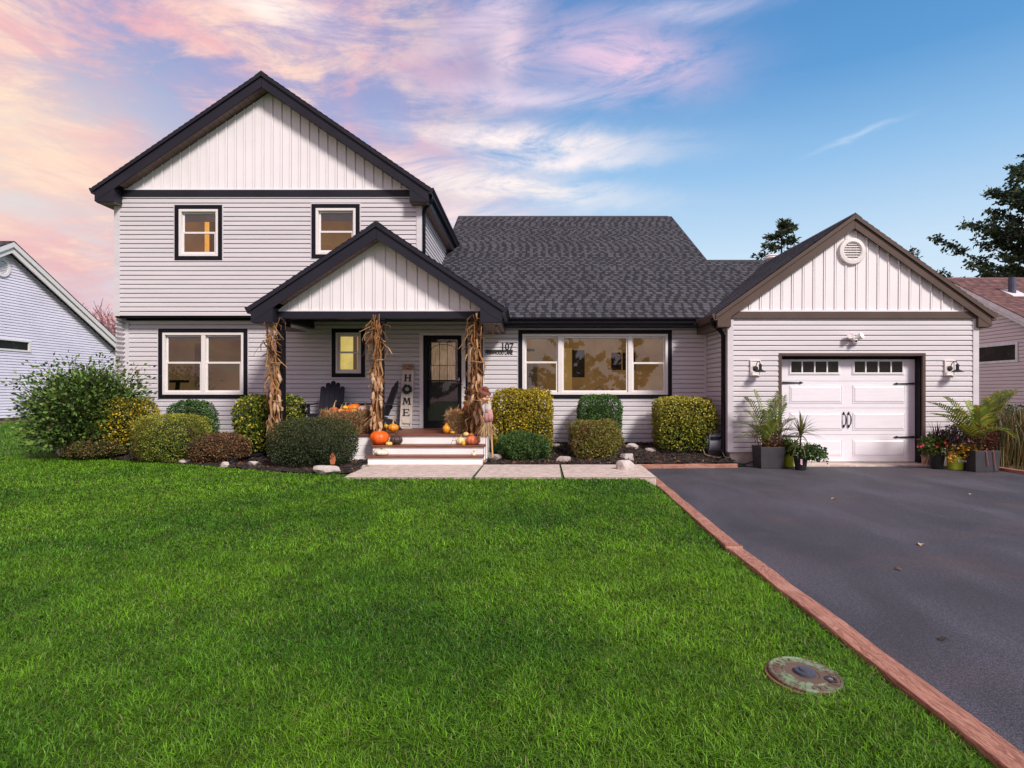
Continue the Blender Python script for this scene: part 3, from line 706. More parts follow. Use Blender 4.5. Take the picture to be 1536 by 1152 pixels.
for px in (1265, 1272.5):
    x = PX(px, yd); z0, z1 = PZ(639.5, yd), PZ(620, yd)
    hb = MB(); hb.tube([(x, yd - 0.02, z0), (x + 0.018, yd - 0.06, z0 + 0.06), (x + 0.022, yd - 0.065, (z0 + z1) / 2), (x + 0.018, yd - 0.06, z1 - 0.06), (x, yd - 0.02, z1)], [0.008, 0.012, 0.016, 0.012, 0.008], 8)
    for z in (z0, z1): hb.prism([(x - 0.02, z), (x, z - 0.035), (x + 0.02, z), (x, z + 0.035)], yd - 0.024, yd - 0.002)
    hb.build('handle', M_IRON, gd)
MB().box(gx0 + 0.012, gx1 - 0.012, yd - 0.02, yd + 0.05, gz1 - 0.07, gz1 - 0.012).build('weather_seal', M_BLACK, gd)
MB().box(gx1 - 0.034, gx1 - 0.0125, DG + 0.02, yd - 0.06, 0.04, gz1 - 0.02).build('jamb_liner', M_BLACK, gd)
MB().box(PX(1373.5, yd), gx1 - 0.0125, yd - 0.055, yd + 0.05, 0.04, gz1 - 0.015).build('weather_seal', M_BLACK, gd)

# round gable vent
vc = P(1277.5, 377, DG - 0.02); v = MB()
v.lathe([(0.17, 0.05), (0.17, -0.035), (0.19, -0.05), (0.255, -0.045), (0.27, -0.02), (0.27, 0.03)], vc, 36, 'y')
vent = v.build('gable_vent', M_WHITE, house)
v = MB()
for k in range(-3, 4):
    z = k * 0.048; w = math.sqrt(max(0, 0.168 ** 2 - z * z)); v.prism([(vc.y + 0.02, vc.z + z + 0.026), (vc.y + 0.025, vc.z + z + 0.018), (vc.y - 0.03, vc.z + z - 0.018), (vc.y - 0.03, vc.z + z - 0.008)], vc.x - w, vc.x + w, axis='x')
v.build('louvre', M_WHITE, vent)
# downspouts
def spout(pts, m=M_BLACK, r=0.04, n=8): return MB().tube(pts, r, n).build('downspout', m, house, smooth=True)
xs = X2R + 0.07; spout([(-2.08, 13.0, 5.70), (-2.10, 13.03, 5.60), (-2.25, 13.08, 5.47), (xs, 13.12, 5.40), (xs, 13.14, 5.2), (xs, 13.14, 4.0)], r=0.036)
xs = XG0 - 0.075; spout([(PX(1068, 12.0), 12.0, PZ(478, 12.0)), (PX(1070, 12.0), 12.02, PZ(486, 12.02)), (PX(1082, 12.0), 12.06, PZ(496, 12.06)), (xs, 12.08, PZ(503, 12.08)), (xs, 12.08, 0.20), (xs, 12.0, 0.10), (xs + 0.06, 11.85, 0.06)], r=0.042)
spout([(9.14, 12.0, 2.93), (9.13, 12.05, 2.82), (9.05, 12.12, 2.74), (8.99, 12.16, 2.70), (8.99, 12.16, 0.2)], r=0.042)
MB().prism([(3.62, 0.012), (4.25, 0.012), (4.20, 0.05), (3.95, 0.10), (3.66, 0.07)], 11.66, 11.80).build('downspout_foot', M_BLACK, house)
# roof vent pipe
vp = P(1158, 389, 17.6); MB().lathe([(0.18, -0.35), (0.18, -0.02), (0.22, -0.02), (0.24, 0.02), (0.22, 0.05), (0.19, 0.05), (0.19, 0.08), (0.22, 0.08), (0.15, 0.13), (0.01, 0.14)], vp, 20).build('roof_vent', M_WHITE, house)
# ------------------------------------------------------------------ ground
def grid_sheet(name, xs, ys, zf, m, kind='structure', smooth=True):
    X, Y = np.meshgrid(xs, ys); Z = zf(X, Y)
    v = np.stack([X.ravel(), Y.ravel(), Z.ravel()], 1); nx, ny = len(xs), len(ys)
    i = np.arange(nx * ny).reshape(ny, nx)
    f = np.stack([i[:-1, :-1].ravel(), i[:-1, 1:].ravel(), i[1:, 1:].ravel(), i[1:, :-1].ravel()], 1)
    o = np_mesh(name, v, f, m, smooth=smooth); return tag(o, kind=kind)
M_TURF = mat('turf', (0.028, 0.070, 0.009), 0.95, col2=(0.050, 0.110, 0.012), scale=1.6, bump=0.5, bscale=90)
xs = np.unique(np.concatenate([np.linspace(-400, -40, 12), np.linspace(-40, 1.4, 120), np.linspace(1.4, 2.6, 25), np.linspace(2.6, 40, 30), np.linspace(40, 400, 12)]))
ys = np.unique(np.concatenate([np.linspace(-60, 0, 8), np.linspace(0, 30, 90), np.linspace(30, 600, 25)]))
grid_sheet('ground', xs, ys, lambda x, y: lawn_z(x, y), M_TURF)

# driveway
m = bpy.data.materials.new('asphalt'); m.use_nodes = True; N = NT(m.node_tree); b = N.n['Principled BSDF']
co = N.new('ShaderNodeTexCoord').outputs['Object']
mp = N.new('ShaderNodeMapping'); N.l.new(co, mp.inputs[0]); mp.inputs['Scale'].default_value = (0.55, 0.22, 1); mp.inputs['Rotation'].default_value = (0, 0, 0.25)
n1 = N.noise(mp.outputs[0], 2.2, 6, 0.62, 0.6); n2 = N.noise(co, 120.0, 4, 0.85); n3 = N.noise(co, 0.9, 5, 0.6, 0.4)
c = N.ramp(n1, [(0.32, (0.029, 0.029, 0.036)), (0.5, (0.041, 0.041, 0.051)), (0.68, (0.060, 0.060, 0.075))])
c = N.mix(N.smooth(n3, 0.52, 0.72), c, (0.060, 0.046, 0.048))
c = N.mix(1.0, c, N.mix(N.smooth(n2, 0.40, 0.62), (0.30,) * 3, (2.3,) * 3), 'MULTIPLY'); c = N.mix(1.0, c, N.mix(N.smooth(N.noise(co, 38.0, 4, 0.7), 0.40, 0.62), (0.80,) * 3, (1.22,) * 3), 'MULTIPLY')
N.l.new(c, b.inputs['Base Color']); N.l.new(N.ramp(n1, [(0.3, (0.78,) * 3), (0.7, (0.92,) * 3)]), b.inputs['Roughness'])
bn = N.new('ShaderNodeBump'); bn.inputs['Strength'].default_value = 0.55; bn.inputs['Distance'].default_value = 0.008; N.l.new(n2, bn.inputs['Height']); N.l.new(bn.outputs[0], b.inputs['Normal'])
M_ASPH = m
DR = lambda y: 8.72 + (11.3 - y) * 0.03
d = MB(); yl = np.linspace(-8, 11.62, 30)
d.faces([p for y in yl for p in ((float(DRIVE_X0(y)) + 0.05, y, 0.0), (float(DR(y)), y, 0.0))], [(2 * i, 2 * i + 1, 2 * i + 3, 2 * i + 2) for i in range(29)])
d.face([(3.7, 11.62, 0.0), (8.72, 11.62, 0.0), (8.72, 11.80, 0.0), (3.7, 11.80, 0.0)])
tag(d.build('driveway', M_ASPH), kind='structure')
d = MB(); d.box(gx0 - 0.3, gx1 + 0.3, 11.72, yd + 0.3, -0.05, 0.030); tag(d.build('garage_apron', M_CONC, bevel=0.006), kind='structure')
# timbers edging the driveway
def wood_mat(name, c0, c1):
    m = bpy.data.materials.new(name); m.use_nodes = True; N = NT(m.node_tree); b = N.n['Principled BSDF']
    co = N.new('ShaderNodeTexCoord').outputs['Object']
    mp = N.new('ShaderNodeMapping'); N.l.new(co, mp.inputs[0]); mp.inputs['Scale'].default_value = (9, 0.7, 9)
    g = N.noise(mp.outputs[0], 2.2, 5, 0.6, 0.8)
    wv = N.math('FRACT', N.math('MULTIPLY', g, 9.0)); fine = N.noise(mp.outputs[0], 30, 3, 0.7)
    c = N.mix(N.smooth(wv, 0.0, 0.85), c0, c1); c = N.mix(1.0, c, N.mix(fine, (0.6,) * 3, (1.35,) * 3), 'MULTIPLY')
    big = N.noise(co, 1.3, 4, 0.6); c = N.mix(N.smooth(big, 0.5, 0.75), c, (c1[0] * 1.25, c1[1] * 1.5, c1[2] * 1.6))
    N.l.new(c, b.inputs['Base Color']); b.inputs['Roughness'].default_value = 0.8
    bn = N.new('ShaderNodeBump'); bn.inputs['Strength'].default_value = 0.4; bn.inputs['Distance'].default_value = 0.006; N.l.new(N.math('ADD', fine, wv), bn.inputs['Height']); N.l.new(bn.outputs[0], b.inputs['Normal'])
    return m
M_TIMB = wood_mat('weathered_cedar', (0.22, 0.088, 0.054), (0.44, 0.215, 0.145))
def timber(a, b, w, z0, z1, label):
    a, b = Vector(a), Vector(b); L = (b - a).length; q = MB(); n = max(2, int(L / 0.35))
    rows = []
    for i in range(n + 1):
        y = L * i / n; dx = 0.004 * math.sin(i * 1.7); dz = 0.004 * math.sin(i * 2.3 + 1)
        rows.append([(-w / 2 + dx, y, z0), (w / 2 + dx, y, z0), (w / 2 + dx, y, z1 + dz), (-w / 2 + dx, y, z1 + dz)])
    q.faces([p for r_ in rows for p in r_], [(4 * i + k, 4 * i + (k + 1) % 4, 4 * (i + 1) + (k + 1) % 4, 4 * (i + 1) + k) for i in range(n) for k in range(4)] + [(0, 1, 2, 3)] + [(4 * n + 3, 4 * n + 2, 4 * n + 1, 4 * n)])
    o = q.build('edging_timber', M_TIMB, bevel=0.008); o.location = (a.x, a.y, 0); dd = b - a; o.rotation_euler = (0, 0, math.atan2(-dd.x, dd.y))
    tag(o, label, 'timber', 'timber edging of the driveway'); return o
kx = lambda y: float(DRIVE_X0(y))
timber((kx(0.8), 0.8, 0), (kx(5.58), 5.58, 0), 0.14, -0.05, 0.022, 'reddish edging timber nearest the viewer, between the lawn and driveway')
timber((kx(5.60), 5.60, 0), (kx(11.3), 11.3, 0), 0.14, -0.05, 0.026, 'reddish edging timber running from mid lawn up to the concrete walk')
timber((kx(11.3) - 0.08, 11.47, 0), (4.02, 11.60, 0), 0.11, -0.05, 0.07, 'thin edging timber across the driveway top in front of the mulch bed')
timber((8.76, 11.45, 0), (9.2, 4.0, 0), 0.12, -0.05, 0.06, 'edging timber right of the driveway, below the ornamental grass')

# walk
for (xa, xb, lab) in ((-2.86, -0.845, 'pale concrete walk slab directly below the porch steps'), (-0.825, 0.545, 'middle pale concrete walk slab right of the steps'), (0.565, 2.02, 'pale concrete walk slab ending at the driveway timber')):
    q = MB(); q.prism([(xa - (0.0 if xa > -2 else -0.02), 9.27), (xb - 0.05, 9.27), (xb, 10.9), (xa + (0.03 if xa > -2 else -0.12), 10.9)], -0.05, 0.140, axis='z')
    tag(q.build('walk_slab', M_CONC, bevel=0.01), lab, 'walk slab', 'concrete slabs of the front walk')
# mulch beds
M_MULCH = mat('mulch', (0.016, 0.012, 0.010), 0.95, col2=(0.05, 0.033, 0.024), scale=30, thr=(0.45, 0.7), bump=1.0, bscale=60)
BEDL = [G(*p)[:2] for p in ((66, 672), (100, 684), (160, 690), (210, 693), (270, 697), (330, 702), (400, 708), (455, 712), (515, 713), (530, 712))]
BEDL = [(p[0], p[1]) for p in BEDL] + [(-2.9, 10.9), (-2.9, 13.42), (-9.3, 13.42), (-10.8, 14.5), (-12.6, 16.2), (-12.2, 14.6)]
BEDR = [(-0.84, 10.90), (2.0, 10.90), (2.05, 11.53), (4.05, 11.66), (4.05, 13.42), (-0.86, 13.42)]
def bed(name, poly, label):
    x0, x1 = min(p[0] for p in poly), max(p[0] for p in poly); y0, y1 = min(p[1] for p in poly), max(p[1] for p in poly)
    xs_ = np.arange(x0, x1 + 0.07, 0.07); ys_ = np.arange(y0, y1 + 0.07, 0.07)
    X, Y = np.meshgrid(xs_, ys_); ins = inside(poly, X.ravel(), Y.ravel())
    Z = bed_z(X, Y) + 0.018 * np.sin(X * 9 + np.sin(Y * 7)) * np.sin(Y * 8.3) + RNG.uniform(0, 0.02, X.shape)
    i = np.arange(X.size).reshape(X.shape)
    f = np.stack([i[:-1, :-1].ravel(), i[:-1, 1:].ravel(), i[1:, 1:].ravel(), i[1:, :-1].ravel()], 1)
    f = f[ins[f].sum(1) >= 3]
    V = np.stack([X.ravel(), Y.ravel(), Z.ravel()], 1)
    np_mesh(name, V, f, M_MULCH, smooth=True); o = bpy.context.scene.collection.objects[-1]
    tag(o, kind='structure')
bed('mulch_bed', BEDL, 'l'); bed('mulch_bed', BEDR, 'r')
M_ATTR = mat('chip', attr=True, rough=0.9, var=0.1)
def scatter_chips(name, poly, n, zf, cols, size, label=None):
    x0, x1 = min(p[0] for p in poly), max(p[0] for p in poly); y0, y1 = min(p[1] for p in poly), max(p[1] for p in poly)
    x = RNG.uniform(x0, x1, n * 2); y = RNG.uniform(y0, y1, n * 2); k = inside(poly, x, y); x, y = x[k][:n], y[k][:n]; n = len(x)
    c = np.stack([x, y, zf(x, y) + 0.03], 1)
    d = RNG.normal(size=(n, 3)); d[:, 2] *= 0.35; d /= np.linalg.norm(d, axis=1, keepdims=True)
    e = np.cross(d, RNG.normal(size=(n, 3))); e /= np.linalg.norm(e, axis=1, keepdims=True)
    L = RNG.uniform(0.5, 1.3, (n, 1)) * size; W = L * RNG.uniform(0.2, 0.5, (n, 1))
    V = np.stack([c - d * L, c + e * W, c + d * L, c - e * W], 1).reshape(-1, 3)
    F = np.arange(4 * n).reshape(n, 4)
    col = np.asarray(cols)[RNG.integers(0, len(cols), n)] * RNG.uniform(0.6, 1.3, (n, 1))
    o = np_mesh(name, V, F, M_ATTR, np.repeat(col, 4, 0)); return tag(o, kind='stuff')
MC = [(0.02, 0.014, 0.011), (0.035, 0.022, 0.016), (0.06, 0.04, 0.028), (0.012, 0.01, 0.009), (0.10, 0.05, 0.03)]
scatter_chips('bark_chips', BEDL, 9000, bed_z, MC, 0.032); scatter_chips('bark_chips', BEDR, 6500, bed_z, MC, 0.032)
LC = [(0.20, 0.08, 0.03), (0.28, 0.14, 0.06), (0.16, 0.06, 0.04), (0.30, 0.19, 0.09)]
scatter_chips('fallen_leaves', BEDL, 420, bed_z, LC, 0.045); scatter_chips('fallen_leaves', BEDR, 260, bed_z, LC, 0.045)

# ------------------------------------------------------------------ lawn
M_GRASS = mat('grass_blade', attr=True, rough=0.5, var=0.0, trans=0.22, spec=0.28)
LID = G(1207, 1016)
WALK = [(-2.95, 9.25), (2.1, 9.25), (2.1, 11.0), (-2.8, 11.0)]
def vnoise(x, y, s, seed):
    r = np.random.default_rng(seed); T = r.random((64, 64)); x = x * s + 100; y = y * s + 100
    i, j = np.floor(x).astype(int), np.floor(y).astype(int); u, v = x - i, y - j; u = u * u * (3 - 2 * u); v = v * v * (3 - 2 * v)
    g = lambda a, b: T[a % 64, b % 64]
    return (g(i, j) * (1 - u) + g(i + 1, j) * u) * (1 - v) + (g(i, j + 1) * (1 - u) + g(i + 1, j + 1) * u) * v
def lawn():
    Vs, Fs, Cs, off = [], [], [], 0
    for (y0, y1, dens, h, w, seg) in ((1.7, 3.4, 17000, 0.048, 0.0020, 3), (3.4, 5.4, 10500, 0.047, 0.0027, 2), (5.4, 8.2, 5400, 0.046, 0.0040, 2), (8.2, 12.5, 2400, 0.046, 0.0060, 2), (12.5, 24, 420, 0.06, 0.013, 1)):
        x0 = -0.98 * y1 - 2.2; x1 = kx(y1)
        n = int((y1 - y0) * (x1 - x0) * dens)
        x = RNG.uniform(x0, x1, n); y = RNG.uniform(y0, y1, n)
        k = (x > -0.95 * y - 2.1) & (x < DRIVE_X0(y) - 0.062) & ~inside(WALK, x, y) & ~inside(BEDL, x, y)
        k &= np.hypot(x - LID.x, y - LID.y) > 0.185
        k &= ~((y > 13.3) & (x > -9.2)) & ~((x > -3) & (y > 10.8))
        x, y = x[k], y[k]; n = len(x)
        clump = vnoise(x, y, 5.0, 3); patch = vnoise(x, y, 0.9, 5) * 0.6 + vnoise(x, y, 2.3, 6) * 0.4; fine = vnoise(x, y, 14, 8)
        H = h * RNG.uniform(0.55, 1.25, n) * (0.78 + 0.44 * clump)
        near = np.hypot(x - LID.x, y - LID.y); H *= np.where(near < 0.3, 0.55, 1.0)
        a = RNG.uniform(0, 2 * np.pi, n) + 1.2 * vnoise(x, y, 5.0, 9); lean = RNG.uniform(0.15, 1.9, n) * (0.6 + 0.8 * fine)
        dx, dy = np.cos(a), np.sin(a); W = w * RNG.uniform(0.6, 1.4, n)
        b = a + np.pi / 2 + RNG.uniform(-0.8, 0.8, n); sx, sy = np.cos(b) * W, np.sin(b) * W
        z = lawn_z(x, y) - 0.004
        rows = []
        for i in range(seg + 1):
            t = i / seg; bend = lean * t * t * H; up = H * t * (1 - 0.25 * lean * t)
            cx_, cy_, cz_ = x + dx * bend, y + dy * bend, z + up
            if i < seg:
                ww = 1 - 0.35 * t
                rows += [np.stack([cx_ - sx * ww, cy_ - sy * ww, cz_], 1), np.stack([cx_ + sx * ww, cy_ + sy * ww, cz_], 1)]
            else: rows.append(np.stack([cx_, cy_, cz_], 1))
        m = len(rows); V = np.stack(rows, 1).reshape(-1, 3)
        f = []
        for i in range(seg - 1): f += [(2 * i, 2 * i + 1, 2 * i + 3), (2 * i, 2 * i + 3, 2 * i + 2)]
        f.append((2 * seg - 2, 2 * seg - 1, 2 * seg))
        F = (np.arange(n)[:, None, None] * m + np.asarray(f)[None]).reshape(-1, 3) + off; off += len(V)
        q = np.clip(patch * 1.4 - 0.18 + RNG.normal(0, 0.16, n), 0, 1)[:, None]
        col = np.array([0.046, 0.145, 0.006]) * (1 - q) + np.array([0.125, 0.275, 0.010]) * q
        col = col * RNG.uniform(0.3, 1.8, (n, 1)) * (0.78 + 0.44 * clump[:, None])
        dry = RNG.random(n) < 0.025 + 0.02 * (near < 0.35); col[dry] = np.array([0.30, 0.27, 0.10]) * RNG.uniform(0.5, 1.0, (dry.sum(), 1))
        Vs.append(V); Fs.append(F); Cs.append(np.repeat(col, m, 0))
    return tag(np_mesh('grass', np.concatenate(Vs), np.concatenate(Fs), M_GRASS, np.concatenate(Cs)), kind='stuff')
lawn()

# cast iron lid in the lawn
lid = thing('meter_lid', 'round rusty green cast iron cover set in the lawn', 'lid', (LID.x, LID.y, LID.z))
lid.rotation_euler = (R(3), R(3), 0)
m = bpy.data.materials.new('rusty_green'); m.use_nodes = True; N = NT(m.node_tree); b = N.n['Principled BSDF']
co = N.new('ShaderNodeTexCoord').outputs['Object']
n1 = N.noise(co, 14, 6, 0.65, 0.4); n2 = N.noise(co, 60, 4, 0.7)
sp = N.new('ShaderNodeSeparateXYZ'); N.l.new(co, sp.inputs[0])
rad = N.math('SQRT', N.math('ADD', N.math('MULTIPLY', sp.outputs[0], sp.outputs[0]), N.math('MULTIPLY', sp.outputs[1], sp.outputs[1])))
mid = N.math('SUBTRACT', 1.0, N.smooth(rad, 0.07, 0.12))
f = N.smooth(N.math('ADD', N.math('ADD', N.math('MULTIPLY', n1, 0.75), N.math('MULTIPLY', n2, 0.3)), N.math('MULTIPLY', mid, 0.12)), 0.46, 0.57)
c = N.mix(f, (0.165, 0.245, 0.13), (0.115, 0.075, 0.05)); c = N.mix(N.smooth(n2, 0.55, 0.75), c, (0.10, 0.05, 0.03))
N.l.new(c, b.inputs['Base Color']); b.inputs['Roughness'].default_value = 0.7
bn = N.new('ShaderNodeBump'); bn.inputs['Strength'].default_value = 0.5; bn.inputs['Distance'].default_value = 0.004; N.l.new(n2, bn.inputs['Height']); N.l.new(bn.outputs[0], b.inputs['Normal'])
q = MB(); q.lathe([(0.176, -0.03), (0.178, 0.018), (0.172, 0.024), (0.165, 0.024), (0.160, 0.020), (0.112, 0.020), (0.108, 0.024), (0.070, 0.024), (0.066, 0.021), (0.001, 0.021)], (0, 0, 0), 48)
for k in range(26):
    if 3 < k < 7: continue
    a = k * 2 * math.pi / 26; q.M = Matrix.Rotation(a, 4, 'Z'); q.box(0.126, 0.150, -0.007, 0.007, 0.019, 0.0235)
q.M = None; q.build('cover', m, lid, world=False)
MB().lathe([(0.19, -0.05), (0.192, 0.004), (0.180, 0.006), (0.179, -0.03)], (0, 0, 0), 40).build('collar', mat('rusty_collar', (0.20, 0.10, 0.06), 0.9), lid, world=False)
MB().lathe([(0.052, 0.018), (0.050, 0.036), (0.030, 0.038), (0.027, 0.048), (0.001, 0.049)], (0.0, 0.0, 0), 24).build('cap', mat('blue_grey_cap', (0.055, 0.06, 0.078), 0.4), lid, world=False, smooth=False)
MB().lathe([(0.030, 0.018), (0.030, 0.028), (0.020, 0.028), (0.019, 0.019)], (0.105, -0.055, 0), 20).build('lock_ring', mat('lock', (0.035, 0.02, 0.016), 0.5), lid, world=False)
MB().lathe([(0.015, 0.018), (0.012, 0.028), (0.001, 0.029)], (0.105, -0.055, 0), 12).build('bolt', M_METAL, lid, world=False)
# litter on the driveway
def flat_leaf(name, p, s, m, label, ang=0.0):
    q = MB(); q.M = Matrix.Translation(p) @ Matrix.Rotation(ang, 4, 'Z')
    q.ribbon([(-s, 0, 0.004), (-s * 0.3, 0, 0.012), (s * 0.4, 0, 0.014), (s, 0, 0.006)], [0.002, s * 0.5, s * 0.45, 0.002], (0, 1, 0), 0.35)
    o = q.build(name, m); tag(o, label, 'leaf', 'fallen leaves on the driveway')
ML = mat('brown_leaf', (0.14, 0.07, 0.035), 0.8); ML2 = mat('pale_leaf', (0.45, 0.30, 0.16), 0.8); ML3 = mat('dark_leaf', (0.03, 0.02, 0.014), 0.9)
flat_leaf('leaf', Vector(G(1416, 961, lambda x, y: 0.0)), 0.035, ML3, 'dark curled leaf lying alone on the near driveway', 0.4)
flat_leaf('leaf', Vector(G(1381, 818, lambda x, y: 0.0)), 0.045, ML2, 'pale tan leaf on the middle of the driveway', 1.0)
flat_leaf('leaf', Vector(G(1347, 855, lambda x, y: 0.0)), 0.035, ML, 'small brown leaf on the middle of the driveway', 2.0)
flat_leaf('leaf', Vector(G(1250, 749, lambda x, y: 0.0)), 0.035, ML2, 'pale leaf on the far driveway before the garage', 0.2)
flat_leaf('leaf', Vector(G(1455, 742, lambda x, y: 0.0)), 0.035, ML2, 'pale leaf on the far driveway at right', 0.9)

# ------------------------------------------------------------------ neighbouring houses
nb = thing('neighbour_house', 'lavender sided house with white rake boards at the far left', 'house', (-21, 22.2, 0.3))
xw = -19.4; ya, za = 22.2, 7.0; slo = 0.56
Fl = lambda u, o, z: (xw + o, u, z)
zt = lambda u: za - 0.3 - slo * abs(u - ya)
siding('wall', nb, M_SIDE_L, Fl, 0.49, za - 0.35, lambda z: (max(15.9, ya - (za - 0.3 - z) / slo), min(28.1, ya + (za - 0.3 - z) / slo)), e=0.105, lip=0.034, holes=[(20.6, 23.35, 2.99, 3.42)])
MB().box(xw - 0.3, xw - 0.05, 15.9, 28.1, -0.3, 0.49).build('foundation', mat('brick_foundation', (0.30, 0.19, 0.15), 0.9), nb)
f = MB()
for (o0, o1, d0, d1) in ((0.30, 0.36, 0.0, 0.19), (0.24, 0.30, 0.205, 0.40)):
    for sg, L in ((1, 6.55), (-1, 6.5)):
        f.prism([(ya, za - d0), (ya + sg * L, za - d0 - slo * L), (ya + sg * L, za - d1 - slo * L), (ya, za - d1)], xw + o0, xw + o1, axis='x')
f.prism([(28.15, 3.35), (28.7, 3.35), (28.7, 2.95), (28.15, 2.95)], xw + 0.02, xw + 0.29, axis='x')
f.box(xw - 0.1, xw + 0.03, 28.05, 28.2, 0.3, 3.4)
f.build('rake_board', M_WHITE, nb)
r = MB(); k = math.hypot(1, slo)
for sg in (1, -1):
    v = Vector((0, -sg, slo)) / k; n = Vector((0, sg * slo, 1)) / k; e = Vector((xw + 0.38, ya + sg * 6.6, za - slo * 6.6 + 0.02))
    if sg > 0: shingles(r, e, (-1, 0, 0), v, n, 12, 6.6 * k)
    else: shingles(r, e - Vector((12, 0, 0)), (1, 0, 0), v, n, 12, 6.6 * k)
r.build('roof', M_SHINGLE, nb)
w = MB(); y0, y1, z0, z1 = 20.6, 23.35, 2.98, 3.43
w.box(xw - 0.05, xw + 0.06, y0, y1, z0, z0 + 0.07); w.box(xw - 0.05, xw + 0.06, y0, y1, z1 - 0.07, z1); w.box(xw - 0.05, xw + 0.06, y1 - 0.11, y1, z0 + 0.07, z1 - 0.07); w.box(xw - 0.05, xw + 0.06, y0, y0 + 0.11, z0 + 0.07, z1 - 0.07)
w = w.build('window', M_WHITE, nb, bevel=0.004)
MB().box(xw - 0.06, xw, y0 + 0.05, y1 - 0.05, z0 + 0.04, z1 - 0.04).build('pane', mat('night_pane', (0.010, 0.011, 0.010), 0.2, col2=(0.04, 0.036, 0.028), scale=4, thr=(0.5, 0.7), spec=0.12), w)
q = MB(); vc2 = Vector((xw + 0.03, 22.05, PZ(401, 22.05)))
q.lathe([(0.24, -0.06), (0.24, 0.04), (0.34, 0.05), (0.35, -0.06)], vc2, 28, 'x')
for i in range(-3, 4):
    zz = i * 0.065; ww = math.sqrt(max(0.001, 0.24 ** 2 - zz * zz)); q.box(vc2.x - 0.04, vc2.x + 0.02, vc2.y - ww, vc2.y + ww, vc2.z + zz - 0.022, vc2.z + zz + 0.012)
q.build('gable_vent', M_WHITE, nb)
MB().box(xw + 0.05, xw + 0.10, 28.3, 29.0, 0.3, 2.9).build('porch_wall', mat('rust_brick', (0.10, 0.05, 0.035), 0.9), nb)

nb = thing('neighbour_house', 'mauve sided single storey house with brown roof behind the garage at right', 'house', (14, 18, 0))
xw = 13.4; ya, za, slo = 18.85, 5.0, 0.53
siding('wall', nb, M_SIDE_R, lambda u, o, z: (xw - o, u, z), 0.25, za - 0.32, lambda z: (max(11.5, ya - (za - 0.25 - z) / slo), min(26.2, ya + (za - 0.25 - z) / slo)), e=0.102, holes=[(16.38, 18.0, 2.27, 2.83)])
MB().box(xw + 0.05, xw + 0.3, 11.6, 26, -0.2, 0.25).build('foundation', M_FOUND, nb)
f = MB()
for (o0, o1, d0, d1) in ((-0.32, -0.27, 0.0, 0.13), (-0.26, -0.20, 0.13, 0.25)):
    for sg in (1, -1): f.prism([(ya, za - d0), (ya + sg * 7.2, za - d0 - slo * 7.2), (ya + sg * 7.2, za - d1 - slo * 7.2), (ya, za - d1)], xw + o0, xw + o1, axis='x')
f.build('rake_board', mat('pale_rake', (0.80, 0.80, 0.84), 0.45), nb)
r = MB(); k = math.hypot(1, slo)
for sg in (1, -1):
    v = Vector((0, -sg, slo)) / k; n = Vector((0, sg * slo, 1)) / k; e = Vector((xw - 0.34, ya + sg * 7.2, za - slo * 7.2 + 0.02))
    if sg > 0: shingles(r, e + Vector((16, 0, 0)), (-1, 0, 0), v, n, 16, 7.2 * k)
    else: shingles(r, e, (1, 0, 0), v, n, 16, 7.2 * k)
for t in range(52): r.prism([(ya - 0.14, za - 0.04), (ya, za + 0.05), (ya + 0.14, za - 0.04), (ya, za)], xw - 0.34 + t * 0.31, xw - 0.34 + t * 0.31 + 0.30, axis='x')
r.build('roof', M_SHINGLE_R, nb)
w = MB()
ywa, ywb, wz0, wz1 = 16.40, 17.98, 2.27, 2.83
w.box(xw - 0.04, xw + 0.06, ywa, ywb, wz0, wz0 + 0.07); w.box(xw - 0.04, xw + 0.06, ywa, ywb, wz1 - 0.07, wz1); w.box(xw - 0.04, xw + 0.06, ywa, ywa + 0.08, wz0 + 0.07, wz1 - 0.07); w.box(xw - 0.04, xw + 0.06, ywb - 0.08, ywb, wz0 + 0.07, wz1 - 0.07)
w = w.build('window', mat('pale_frame', (0.80, 0.82, 0.88), 0.4), nb, bevel=0.004)
MB().box(xw + 0.01, xw + 0.05, ywa + 0.05, ywb - 0.05, wz0 + 0.04, wz1 - 0.04).build('pane', MATS['night_pane'], w)
vp = Vector((13.4 + 0.78, 17.6, 0)); vz = za - slo * (ya - 17.6)
q = MB(); q.lathe([(0.10, vz - 0.1), (0.10, vz + 0.47), (0.085, vz + 0.47), (0.08, vz + 0.3)], (vp.x, vp.y, 0), 14); pipe = q.build('vent_pipe', mat('pipe', (0.06, 0.07, 0.11), 0.4), nb)
q = MB(); q.prism([(vp.y - 0.3, vz - 0.15), (vp.y + 0.2, vz + 0.12), (vp.y + 0.2, vz + 0.15), (vp.y - 0.3, vz - 0.11)], vp.x - 0.2, vp.x + 0.25, axis='x'); q.build('flashing', M_WHITE, pipe)

